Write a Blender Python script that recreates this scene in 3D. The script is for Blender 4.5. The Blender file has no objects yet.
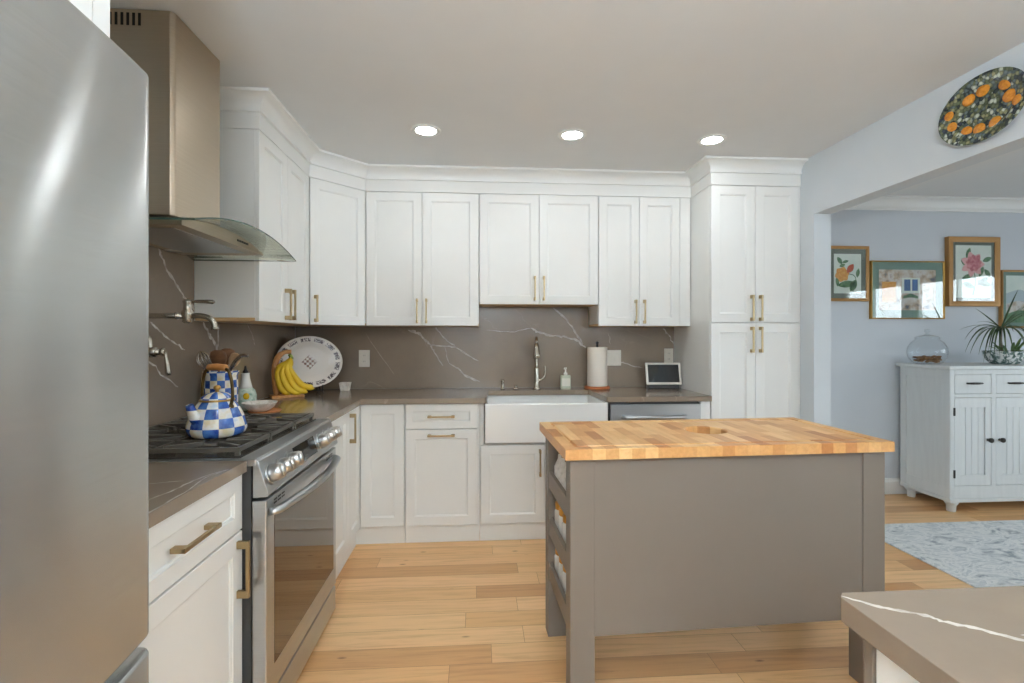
import bpy, bmesh, math, random
from math import pi, sin, cos, radians
from mathutils import Matrix, Vector

S = bpy.context.scene
COL = S.collection
random.seed(7)

# ------------------------------------------------------------------ camera
cam_data = bpy.data.cameras.new('camera')
cam = bpy.data.objects.new('camera', cam_data)
COL.objects.link(cam)
cam.location = (0, 0, 1.30)
cam.rotation_euler = (pi / 2, 0, -radians(4.03))
cam_data.sensor_width = 36
cam_data.lens = 490 / 1024 * 36
cam_data.shift_y = -(341.5 - 336.6) / 1024
cam_data.clip_start = 0.02
S.camera = cam

# ------------------------------------------------------------------ world, exposure
world = bpy.data.worlds.new('sky')
S.world = world
world.use_nodes = True
wn, wl = world.node_tree.nodes, world.node_tree.links
bg = wn['Background']
bg.inputs['Color'].default_value = (0.84, 0.92, 1.0, 1)
bg.inputs['Strength'].default_value = 5.6
S.view_settings.view_transform = 'Standard'
S.view_settings.look = 'None'
S.view_settings.gamma = 1
S.view_settings.use_curve_mapping = False
S.view_settings.exposure = 0.71
S.cycles.use_denoising = True
S.cycles.max_bounces = 10
S.cycles.diffuse_bounces = 6
S.cycles.glossy_bounces = 5
S.cycles.transparent_max_bounces = 12
S.cycles.sample_clamp_indirect = 6
S.cycles.blur_glossy = 0.6
S.cycles.caustics_refractive = False

LAMP = 48.0            # emission of each recessed lamp's diffuser


def portal(loc, rot, sx, sy):
    d = bpy.data.lights.new('window_portal', 'AREA')
    d.shape = 'RECTANGLE'
    d.size, d.size_y = sx, sy
    d.cycles.is_portal = True
    o = bpy.data.objects.new('window_portal', d)
    COL.objects.link(o)
    o.location, o.rotation_euler = loc, rot
    o['kind'] = 'helper'


portal((5.83, 0.75, 1.4), (0, pi / 2, 0), 1.3, 1.1)
portal((5.83, 2.02, 1.4), (0, pi / 2, 0), 1.3, 1.1)
portal((4.4, -1.53, 1.45), (pi / 2, 0, 0), 1.4, 1.3)


# added fill light behind the camera, aimed up, standing in for a bounced flash
fl = bpy.data.lights.new('ceiling_fill_light', 'AREA')
fl.shape, fl.size, fl.energy, fl.color = 'DISK', 0.6, 250.0, (0.82, 0.915, 1.0)
fo = bpy.data.objects.new('ceiling_fill_light', fl)
COL.objects.link(fo)
fo.location, fo.rotation_euler = (-0.1, -1.7, 1.6), (pi, 0, 0)
fo['kind'] = 'helper'


# ------------------------------------------------------------------ materials
def lin(c):
    return tuple((x / 255 / 12.92 if x / 255 <= 0.04045 else ((x / 255 + 0.055) / 1.055) ** 2.4) for x in c) + (1.0,)


class NT:
    def __init__(self, name):
        self.m = bpy.data.materials.new(name)
        self.m.use_nodes = True
        self.t = self.m.node_tree
        self.n, self.l = self.t.nodes, self.t.links
        self.p = self.n['Principled BSDF']
        self.out = self.n['Material Output']

    def node(self, kind, **kw):
        x = self.n.new(kind)
        for k, v in kw.items():
            if k.startswith('i_'):
                key = k[2:]
                x.inputs[int(key) if key.isdigit() else key.replace('_', ' ')].default_value = v
            else:
                setattr(x, k, v)
        return x

    def link(self, a, b):
        self.l.new(a, b)

    def coord(self, which='Object', scale=(1, 1, 1), rot=(0, 0, 0), loc=(0, 0, 0)):
        if which == 'World':
            src = self.node('ShaderNodeNewGeometry').outputs['Position']
        else:
            src = self.node('ShaderNodeTexCoord').outputs[which]
        mp = self.node('ShaderNodeMapping')
        mp.inputs['Scale'].default_value = scale
        mp.inputs['Rotation'].default_value = rot
        mp.inputs['Location'].default_value = loc
        self.link(src, mp.inputs['Vector'])
        return mp.outputs['Vector']

    def noise(self, vec, scale, detail=3, rough=0.5, dist=0.0):
        x = self.node('ShaderNodeTexNoise')
        x.inputs['Scale'].default_value = scale
        x.inputs['Detail'].default_value = detail
        x.inputs['Roughness'].default_value = rough
        x.inputs['Distortion'].default_value = dist
        self.link(vec, x.inputs['Vector'])
        return x.outputs['Fac']

    def ramp(self, fac, stops, interp='LINEAR'):
        r = self.node('ShaderNodeValToRGB')
        r.color_ramp.interpolation = interp
        e = r.color_ramp.elements
        while len(e) < len(stops):
            e.new(0.5)
        for el, (p, c) in zip(e, stops):
            el.position = p
            el.color = c if len(c) == 4 else tuple(c) + (1,)
        self.link(fac, r.inputs['Fac'])
        return r.outputs['Color']

    def mix(self, fac, a, b, mode='MIX'):
        x = self.node('ShaderNodeMix', data_type='RGBA', blend_type=mode)
        if isinstance(fac, (int, float)):
            x.inputs['Factor'].default_value = fac
        else:
            self.link(fac, x.inputs['Factor'])
        for v, i in ((a, 6), (b, 7)):
            if isinstance(v, tuple):
                x.inputs[i].default_value = v
            else:
                self.link(v, x.inputs[i])
        return x.outputs[2]

    def math(self, op, a, b=None):
        x = self.node('ShaderNodeMath', operation=op)
        for i, v in enumerate((a, b)):
            if v is None:
                continue
            if isinstance(v, (int, float)):
                x.inputs[i].default_value = v
            else:
                self.link(v, x.inputs[i])
        return x.outputs[0]

    def bump(self, h, strength=0.1, dist=0.01):
        b = self.node('ShaderNodeBump')
        b.inputs['Strength'].default_value = strength
        b.inputs['Distance'].default_value = dist
        self.link(h, b.inputs['Height'])
        self.link(b.outputs['Normal'], self.p.inputs['Normal'])


def plain(name, rgb, rough=0.5, metal=0.0, var=0.03, vscale=6.0, bump=0.0, spec=None, ior=None, coat=0.0):
    t = NT(name)
    c = lin(rgb)
    v = t.noise(t.coord('Object'), vscale, 4)
    lo = tuple(x * (1 - var) for x in c[:3]) + (1,)
    hi = tuple(min(1, x * (1 + var)) for x in c[:3]) + (1,)
    t.link(t.ramp(v, [(0.3, lo), (0.7, hi)]), t.p.inputs['Base Color'])
    t.p.inputs['Roughness'].default_value = rough
    t.p.inputs['Metallic'].default_value = metal
    if spec is not None:
        t.p.inputs['Specular IOR Level'].default_value = spec
    if ior:
        t.p.inputs['IOR'].default_value = ior
    t.p.inputs['Coat Weight'].default_value = coat
    if bump:
        t.bump(t.noise(t.coord('Object'), vscale * 12, 4), bump, 0.003)
    return t.m


def steel(name, rgb, rough=0.25, aniso=0.6, axis='Z', stretch=(4, 4, 300)):
    t = NT(name)
    c = lin(rgb)
    v = t.noise(t.coord('Object', scale=stretch), 1.0, 3)
    t.link(t.ramp(v, [(0.2, tuple(x * 0.94 for x in c[:3])), (0.8, tuple(min(1, x * 1.04) for x in c[:3]))]), t.p.inputs['Base Color'])
    t.p.inputs['Metallic'].default_value = 1
    t.p.inputs['Roughness'].default_value = rough
    t.p.inputs['Anisotropic'].default_value = aniso
    t.p.inputs['Anisotropic Rotation'].default_value = 0.25
    tg = t.node('ShaderNodeTangent', direction_type='RADIAL', axis=axis)
    t.link(tg.outputs['Tangent'], t.p.inputs['Tangent'])
    t.bump(v, 0.02, 0.002)
    return t.m


def glass(name, tint, fac=0.06, rough=0.0):
    t = NT(name)
    tr = t.node('ShaderNodeBsdfTransparent')
    tr.inputs['Color'].default_value = tint
    gl = t.node('ShaderNodeBsdfGlossy')
    gl.inputs['Roughness'].default_value = rough
    lw = t.node('ShaderNodeLayerWeight')
    lw.inputs['Blend'].default_value = 0.5
    f = t.math('ADD', t.math('MULTIPLY', t.math('POWER', lw.outputs['Facing'], 4.0), 0.9), 0.04)
    f = t.math('MINIMUM', t.math('MULTIPLY', f, fac), 0.95)
    mx = t.node('ShaderNodeMixShader')
    t.link(f, mx.inputs['Fac'])
    t.link(tr.outputs[0], mx.inputs[1])
    t.link(gl.outputs[0], mx.inputs[2])
    t.link(mx.outputs[0], t.out.inputs['Surface'])
    t.n.remove(t.p)
    return t.m


def emission(name, col, strength):
    t = NT(name)
    t.p.inputs['Base Color'].default_value = (0.9, 0.9, 0.9, 1)
    t.p.inputs['Emission Color'].default_value = col
    t.p.inputs['Emission Strength'].default_value = strength
    return t.m


def floor_mat():
    t = NT('oak_planks')
    v = t.coord('World')
    br = t.node('ShaderNodeTexBrick', offset=0.0, offset_frequency=2, squash=1.0)
    sx = t.node('ShaderNodeSeparateXYZ')
    t.link(v, sx.inputs[0])
    row = t.math('FLOOR', t.math('DIVIDE', sx.outputs['Y'], 0.122))
    wn_ = t.node('ShaderNodeTexWhiteNoise', noise_dimensions='1D')
    t.link(row, wn_.inputs['W'])
    cb = t.node('ShaderNodeCombineXYZ')
    t.link(t.math('ADD', sx.outputs['X'], t.math('MULTIPLY', wn_.outputs['Value'], 2.3)), cb.inputs['X'])
    t.link(sx.outputs['Y'], cb.inputs['Y'])
    t.link(cb.outputs[0], br.inputs['Vector'])
    for k, x in (('Scale', 1.0), ('Brick Width', 1.05), ('Row Height', 0.122), ('Mortar Size', 0.0011), ('Mortar Smooth', 0.4), ('Bias', 0.0)):
        br.inputs[k].default_value = x
    br.inputs['Color1'].default_value = (0, 0, 0, 1)
    br.inputs['Color2'].default_value = (1, 1, 1, 1)
    br.inputs['Mortar'].default_value = (0.5, 0.5, 0.5, 1)
    base = t.ramp(br.outputs['Color'], [(0.0, lin((198, 146, 96))), (0.4, lin((221, 174, 120))), (1.0, lin((234, 192, 140)))])
    # grain runs along the plank; each plank shifts it
    sh = t.node('ShaderNodeVectorMath', operation='MULTIPLY_ADD')
    t.link(br.outputs['Color'], sh.inputs[0])
    sh.inputs[1].default_value = (7.3, 3.1, 0)
    t.link(v, sh.inputs[2])
    mp = t.node('ShaderNodeMapping')
    mp.inputs['Scale'].default_value = (1.6, 26, 1)
    t.link(sh.outputs[0], mp.inputs['Vector'])
    g = t.noise(mp.outputs['Vector'], 1.6, 6, 0.62, 0.6)
    grain = t.ramp(g, [(0.3, (0.74, 0.70, 0.64)), (0.52, (1, 1, 1)), (0.8, (1.08, 1.07, 1.05))])
    c = t.mix(0.85, base, grain, 'MULTIPLY')
    mp2 = t.node('ShaderNodeMapping')
    mp2.inputs['Scale'].default_value = (2.4, 7.0, 1)
    t.link(sh.outputs[0], mp2.inputs['Vector'])
    vo = t.node('ShaderNodeTexVoronoi', feature='F1')
    vo.inputs['Scale'].default_value = 1.45
    t.link(mp2.outputs['Vector'], vo.inputs['Vector'])
    knot = t.ramp(vo.outputs['Distance'], [(0.02, lin((120, 82, 50))), (0.085, lin((255, 255, 255)))])
    c = t.mix(0.8, c, knot, 'MULTIPLY')
    c = t.mix(br.outputs['Fac'], c, lin((150, 108, 68)))
    t.link(c, t.p.inputs['Base Color'])
    t.p.inputs['Roughness'].default_value = 0.34
    t.bump(g, 0.05, 0.002)
    return t.m


def butcher_mat():
    t = NT('butcher_block')
    v = t.coord('Object', rot=(0, 0, pi / 2))
    br = t.node('ShaderNodeTexBrick', offset=0.43, offset_frequency=2)
    t.link(v, br.inputs['Vector'])
    for k, x in (('Scale', 1.0), ('Brick Width', 0.155), ('Row Height', 0.047), ('Mortar Size', 0.0005), ('Bias', 0.0)):
        br.inputs[k].default_value = x
    br.inputs['Color1'].default_value = (0, 0, 0, 1)
    br.inputs['Color2'].default_value = (1, 1, 1, 1)
    br.inputs['Mortar'].default_value = (0.35, 0.35, 0.35, 1)
    base = t.ramp(br.outputs['Color'], [(0, lin((176, 112, 58))), (0.22, lin((206, 150, 92))), (0.6, lin((226, 178, 118))), (1, lin((236, 194, 138)))])
    g = t.noise(t.coord('Object', scale=(60, 7, 60)), 1.0, 5, 0.6, 0.4)
    gr = t.ramp(g, [(0.3, (0.82, 0.78, 0.72)), (0.6, (1, 1, 1)), (0.85, (1.05, 1.05, 1.03))])
    t.link(t.mix(0.8, base, gr, 'MULTIPLY'), t.p.inputs['Base Color'])
    t.p.inputs['Roughness'].default_value = 0.38
    return t.m


def wood_mat(name, a, b, rough=0.45):
    t = NT(name)
    g = t.noise(t.coord('Object', scale=(8, 60, 8)), 1.5, 5, 0.6, 0.5)
    t.link(t.ramp(g, [(0.3, lin(a)), (0.7, lin(b))]), t.p.inputs['Base Color'])
    t.p.inputs['Roughness'].default_value = rough
    return t.m


def quartz_mat():
    t = NT('taupe_quartz')
    v = t.coord('World')
    n = t.noise(v, 2.5, 6, 0.6)
    base = t.ramp(n, [(0.3, lin((128, 113, 98))), (0.7, lin((143, 128, 111)))])
    # faint thready veins
    nd = t.node('ShaderNodeTexNoise')
    nd.inputs['Scale'].default_value = 1.7
    nd.inputs['Detail'].default_value = 6
    nd.inputs['Distortion'].default_value = 1.2
    t.link(v, nd.inputs['Vector'])
    d = t.math('ABSOLUTE', t.math('SUBTRACT', nd.outputs['Fac'], 0.5))
    thin = t.ramp(d, [(0.0, (0.35, 0.35, 0.35)), (0.006, (0, 0, 0))])
    mask = t.ramp(t.noise(v, 1.3, 2), [(0.5, (0, 0, 0)), (0.62, (1, 1, 1))])
    f = t.mix(1.0, thin, mask, 'MULTIPLY')
    t.link(t.mix(f, base, lin((196, 186, 174))), t.p.inputs['Base Color'])
    t.p.inputs['Roughness'].default_value = 0.14
    t.p.inputs['IOR'].default_value = 1.55
    return t.m


def checks_mat(name, n, vh, ring=None):
    """hand-painted blue and cream checks around the vessel's own axis"""
    t = NT(name)
    sx = t.node('ShaderNodeSeparateXYZ')
    t.link(t.node('ShaderNodeTexCoord').outputs['Object'], sx.inputs[0])
    a = t.math('ARCTAN2', sx.outputs['Y'], sx.outputs['X'])
    u = t.math('FLOOR', t.math('MULTIPLY', a, n / (2 * pi)))
    w = t.math('FLOOR', t.math('DIVIDE', sx.outputs['Z'], vh))
    f = t.math('ABSOLUTE', t.math('MODULO', t.math('ADD', u, w), 2.0))
    nz = t.noise(t.coord('Object'), 38, 3)
    blue = t.ramp(nz, [(0.35, lin((24, 62, 150))), (0.65, lin((76, 122, 190)))])
    cream = t.ramp(t.noise(t.coord('Object', loc=(3, 1, 2)), 26, 3), [(0.35, lin((226, 214, 176))), (0.55, lin((240, 238, 232))), (0.75, lin((198, 214, 228)))])
    t.link(t.mix(f, cream, blue), t.p.inputs['Base Color'])
    t.p.inputs['Roughness'].default_value = 0.18
    t.p.inputs['Coat Weight'].default_value = 0.4
    return t.m


def ramp_noise(name, stops, scale, rough=0.5, dist=0.0, detail=4, stretch=(1, 1, 1), interp='LINEAR', bump=0.0):
    t = NT(name)
    n = t.noise(t.coord('Object', scale=stretch), scale, detail, 0.55, dist)
    t.link(t.ramp(n, [(p, lin(c)) for p, c in stops], interp), t.p.inputs['Base Color'])
    t.p.inputs['Roughness'].default_value = rough
    if bump:
        t.bump(n, bump, 0.01)
    return t.m


def foliage_glaze():
    t = NT('painted_foliage_glaze')
    vo = t.node('ShaderNodeTexVoronoi', feature='F1')
    vo.inputs['Scale'].default_value = 68
    t.link(t.coord('Object', scale=(1, 1, 1.4)), vo.inputs['Vector'])
    bw = t.node('ShaderNodeSeparateColor')
    t.link(vo.outputs['Color'], bw.inputs[0])
    c = t.ramp(bw.outputs[0], [(0.0, lin((52, 62, 62))), (0.16, lin((96, 104, 78))), (0.42, lin((142, 142, 104))), (0.6, lin((100, 114, 112))), (0.76, lin((190, 196, 178))), (0.92, lin((58, 66, 80)))], 'CONSTANT')
    e = t.ramp(vo.outputs['Distance'], [(0.35, (1, 1, 1)), (0.6, (0.35, 0.38, 0.4))])
    t.link(t.mix(0.8, c, e, 'MULTIPLY'), t.p.inputs['Base Color'])
    t.p.inputs['Roughness'].default_value = 0.2
    return t.m


def rim_pattern():
    """ivory glaze, dark scrollwork in a band at the rim and a brown motif in the middle"""
    t = NT('ivory_glaze_with_scrolls')
    sx = t.node('ShaderNodeSeparateXYZ')
    t.link(t.node('ShaderNodeTexCoord').outputs['Object'], sx.inputs[0])
    x = t.math('DIVIDE', sx.outputs['X'], 0.215)
    y = t.math('DIVIDE', sx.outputs['Y'], 0.177)
    r = t.math('SQRT', t.math('ADD', t.math('MULTIPLY', x, x), t.math('MULTIPLY', y, y)))
    a = t.math('ARCTAN2', y, x)
    band = t.ramp(r, [(0.775, (0, 0, 0)), (0.80, (1, 1, 1)), (0.91, (1, 1, 1)), (0.935, (0, 0, 0))])
    nz = t.noise(t.coord('Object'), 150, 1)
    scr = t.ramp(nz, [(0.43, (0, 0, 0)), (0.47, (1, 1, 1))])
    seg = t.ramp(t.math('FRACT', t.math('MULTIPLY', a, 13 / (2 * pi))), [(0.1, (0, 0, 0)), (0.16, (1, 1, 1)), (0.84, (1, 1, 1)), (0.9, (0, 0, 0))])
    f1 = t.mix(1.0, t.mix(1.0, band, scr, 'MULTIPLY'), seg, 'MULTIPLY')
    ax, ay = t.math('ABSOLUTE', sx.outputs['X']), t.math('ABSOLUTE', sx.outputs['Y'])
    diamond = t.ramp(t.math('ADD', ax, ay), [(0.048, (1, 1, 1)), (0.052, (0, 0, 0))])
    ck = t.node('ShaderNodeTexChecker')
    ck.inputs['Scale'].default_value = 62
    ck.inputs['Color1'].default_value = (1, 1, 1, 1)
    ck.inputs['Color2'].default_value = (0, 0, 0, 1)
    t.link(t.coord('Object', loc=(0.003, 0.003, 0.001)), ck.inputs['Vector'])
    f2 = t.mix(1.0, diamond, ck.outputs['Color'], 'MULTIPLY')
    c = t.mix(f1, lin((226, 220, 212)), lin((70, 58, 62)))
    c = t.mix(f2, c, lin((104, 60, 34)))
    t.link(c, t.p.inputs['Base Color'])
    t.p.inputs['Roughness'].default_value = 0.12
    return t.m


def rug_mat():
    t = NT('woven_pale_rug')
    v = t.coord('World')
    n1 = t.noise(t.coord('World', scale=(1, 1.7, 1)), 6, 6, 0.65, 1.6)
    c = t.ramp(n1, [(0.34, lin((146, 154, 160))), (0.44, lin((200, 204, 205))), (0.53, lin((226, 227, 225))), (0.6, lin((188, 194, 197))), (0.7, lin((228, 228, 225)))])
    t.link(c, t.p.inputs['Base Color'])
    t.p.inputs['Roughness'].default_value = 0.95
    t.bump(t.noise(v, 300, 2), 0.4, 0.004)
    return t.m


M = {}
M['white'] = plain('white_lacquer', (235, 236, 233), 0.38, var=0.01)
M['wall'] = plain('wall_paint', (205, 211, 215), 0.7, var=0.01, bump=0.04)
M['dining_wall'] = plain('pale_blue_wall_paint', (198, 203, 208), 0.75, var=0.01, bump=0.04)
M['ceiling'] = plain('ceiling_paint', (220, 222, 222), 0.85, var=0.01)
M['trim'] = plain('trim_paint', (228, 229, 226), 0.45, var=0.01)
M['floor'] = floor_mat()
M['quartz'] = quartz_mat()
M['vein'] = ramp_noise('white_vein', [(0.3, (150, 139, 128)), (0.6, (206, 198, 188))], 30, 0.16)
M['brass'] = plain('brushed_champagne_brass', (172, 152, 116), 0.36, 1.0)
M['steel'] = steel('brushed_stainless_steel', (190, 193, 195), 0.34, 0.6)
M['fridge'] = steel('satin_stainless_steel', (184, 186, 185), 0.23, 1.0)
M['fridge'].node_tree.nodes['Principled BSDF'].inputs['Metallic'].default_value = 0.74
M['hood'] = steel('stainless_steel_warm_reflection', (186, 172, 152), 0.34, 0.5)  # warm floor reflection put into the base colour of plain stainless steel
M['dark_steel'] = plain('dark_grey_enamel', (62, 62, 62), 0.4, 0.3)
M['iron'] = plain('black_cast_iron', (88, 83, 75), 0.36, 0.1, bump=0.2, vscale=20)
M['cooktop'] = plain('black_enamel_cooktop', (66, 61, 54), 0.2)
M['black'] = plain('black_plastic', (22, 22, 23), 0.35)
M['oven_glass'] = plain('smoked_oven_glass', (34, 28, 22), 0.03, ior=2.1)
M['oven_glass'].node_tree.nodes['Principled BSDF'].inputs['Specular Tint'].default_value = (1.0, 0.80, 0.60, 1)
M['screen'] = plain('dark_glass_screen', (20, 22, 21), 0.06)
M['knob'] = plain('satin_metal_knob', (206, 207, 206), 0.3, 1.0)
M['chrome'] = plain('polished_chrome', (205, 206, 204), 0.12, 1.0)
M['nickel'] = plain('brushed_nickel', (186, 180, 168), 0.26, 1.0)
M['taupe'] = plain('taupe_paint', (117, 107, 96), 0.5, var=0.015)
M['butcher'] = butcher_mat()
M['wood'] = wood_mat('honey_wood', (176, 116, 58), (214, 156, 92))
M['red_wood'] = wood_mat('reddish_wood', (150, 82, 40), (190, 116, 64))
M['dark_wood'] = wood_mat('brown_wood', (92, 60, 38), (140, 98, 66))
M['pale_wood'] = wood_mat('pale_wood', (160, 126, 92), (196, 160, 122))
M['ply'] = wood_mat('maple_underside', (196, 160, 112), (214, 180, 134))
M['sink'] = plain('white_fireclay', (236, 236, 233), 0.15, var=0.005)
M['ceramic'] = plain('white_ceramic', (232, 228, 220), 0.18, var=0.02)
M['speckled'] = ramp_noise('speckled_white_glaze', [(0.3, (196, 186, 172)), (0.5, (232, 226, 216)), (0.7, (240, 236, 228))], 40, 0.3)
M['terracotta'] = plain('terracotta_glaze', (196, 128, 76), 0.35, var=0.08)
M['lamp'] = emission('lamp_diffuser', (0.95, 0.98, 1.0, 1), LAMP)
M['check_big'] = checks_mat('kettle_blue_checks', 12, 0.033)
M['check_small'] = checks_mat('crock_blue_checks', 14, 0.036)
M['bronze'] = plain('aged_bronze', (92, 74, 42), 0.35, 0.9, var=0.2, vscale=40)
M['gold'] = plain('gold_leaf', (188, 148, 78), 0.4, 0.75, var=0.08)
M['gold_wood'] = plain('gilded_wood', (170, 126, 70), 0.45, 0.2, var=0.1)
M['silver'] = plain('polished_silver', (200, 192, 182), 0.15, 1.0)
M['banana'] = ramp_noise('banana_peel', [(0.2, (196, 150, 30)), (0.4, (232, 192, 40)), (0.7, (240, 206, 60))], 20, 0.45)
M['banana_tip'] = plain('green_banana_stalk', (118, 132, 44), 0.5)
M['paper'] = plain('paper_towel', (232, 224, 212), 0.95, var=0.01, bump=0.3, vscale=30)
M['plate'] = rim_pattern()
M['foliage_glaze'] = foliage_glaze()
M['orange_glaze'] = ramp_noise('orange_fruit_glaze', [(0.3, (176, 108, 30)), (0.6, (214, 142, 48))], 60, 0.25)
M['cruet_green'] = ramp_noise('green_painted_glaze', [(0.3, (112, 150, 128)), (0.5, (188, 206, 190)), (0.7, (214, 222, 212))], 45, 0.2)
M['lemon'] = plain('painted_lemon', (222, 182, 44), 0.25)
M['soap'] = plain('pale_green_soap', (196, 200, 178), 0.25)
M['label'] = plain('cream_label', (224, 220, 204), 0.6)
M['outlet'] = plain('ivory_plastic', (224, 218, 206), 0.4)
M['glass'] = glass('clear_glass', (0.97, 0.985, 0.98, 1), 1.0)
M['hood_glass'] = glass('greenish_canopy_glass', (0.90, 0.92, 0.86, 1), 1.0)
M['glass_edge'] = plain('green_glass_edge', (58, 76, 66), 0.1)
M['pic_glass'] = glass('picture_glass', (0.99, 1, 1, 1), 1.6)
M['jar_glass'] = glass('jar_glass', (0.94, 0.96, 0.97, 1), 1.5)
M['mat_green'] = plain('sage_mat_board', (112, 140, 128), 0.8)
M['mat_grey'] = plain('grey_green_mat_board', (104, 112, 100), 0.8)
M['art_paper'] = ramp_noise('watercolour_paper', [(0.3, (206, 218, 208)), (0.7, (226, 230, 222))], 6, 0.8)
M['art_orange'] = ramp_noise('orange_watercolour', [(0.3, (206, 132, 52)), (0.7, (226, 176, 96))], 50, 0.8)
M['art_red'] = plain('red_watercolour', (196, 92, 62), 0.8)
M['art_pink'] = ramp_noise('pink_watercolour', [(0.3, (168, 60, 76)), (0.7, (222, 150, 152))], 40, 0.8)
M['art_blush'] = plain('blush_watercolour', (224, 170, 170), 0.8)
M['art_leaf'] = ramp_noise('leaf_watercolour', [(0.3, (42, 96, 62)), (0.7, (110, 146, 100))], 40, 0.8)
M['art_scene'] = ramp_noise('street_watercolour', [(0.32, (84, 88, 102)), (0.45, (186, 164, 140)), (0.58, (212, 208, 204)), (0.72, (150, 120, 110))], 14, 0.8)
M['art_sky'] = plain('pale_blue_watercolour', (176, 190, 196), 0.8)
M['art_blue'] = plain('blue_watercolour', (72, 106, 150), 0.8)
M['side_paint'] = ramp_noise('whitewashed_wood', [(0.3, (203, 206, 205)), (0.7, (210, 213, 212))], 4, 0.5, stretch=(8, 8, 1))
M['pewter'] = plain('dark_pewter', (52, 50, 48), 0.4, 0.8)
M['rug'] = rug_mat()
M['leaf'] = ramp_noise('plant_leaf', [(0.3, (40, 66, 46)), (0.7, (92, 112, 70))], 18, 0.5)
M['leaf_light'] = ramp_noise('young_plant_leaf', [(0.3, (58, 98, 58)), (0.7, (120, 150, 88))], 18, 0.5)
M['pot'] = ramp_noise('blue_painted_porcelain', [(0.42, (226, 228, 226)), (0.5, (110, 132, 128)), (0.6, (52, 76, 72)), (0.66, (214, 218, 216))], 28, 0.2, 0.8)
M['soil'] = plain('potting_soil', (60, 46, 34), 0.95, var=0.2, vscale=60)
M['petal'] = ramp_noise('dried_petals', [(0.3, (96, 62, 32)), (0.7, (176, 124, 72))], 40, 0.8)
M['lid_gold'] = plain('golden_jar_lid', (206, 146, 54), 0.35, 0.3)
M['outdoor_ground'] = ramp_noise('pale_bounce_ground', [(0.3, (168, 168, 170)), (0.7, (196, 196, 196))], 3, 0.95)  # unseen ground, coloured pale grey so light bounced indoors stays neutral and brighter
M['bark'] = ramp_noise('tree_bark', [(0.3, (88, 80, 72)), (0.7, (138, 130, 120))], 9, 0.9)


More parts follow.
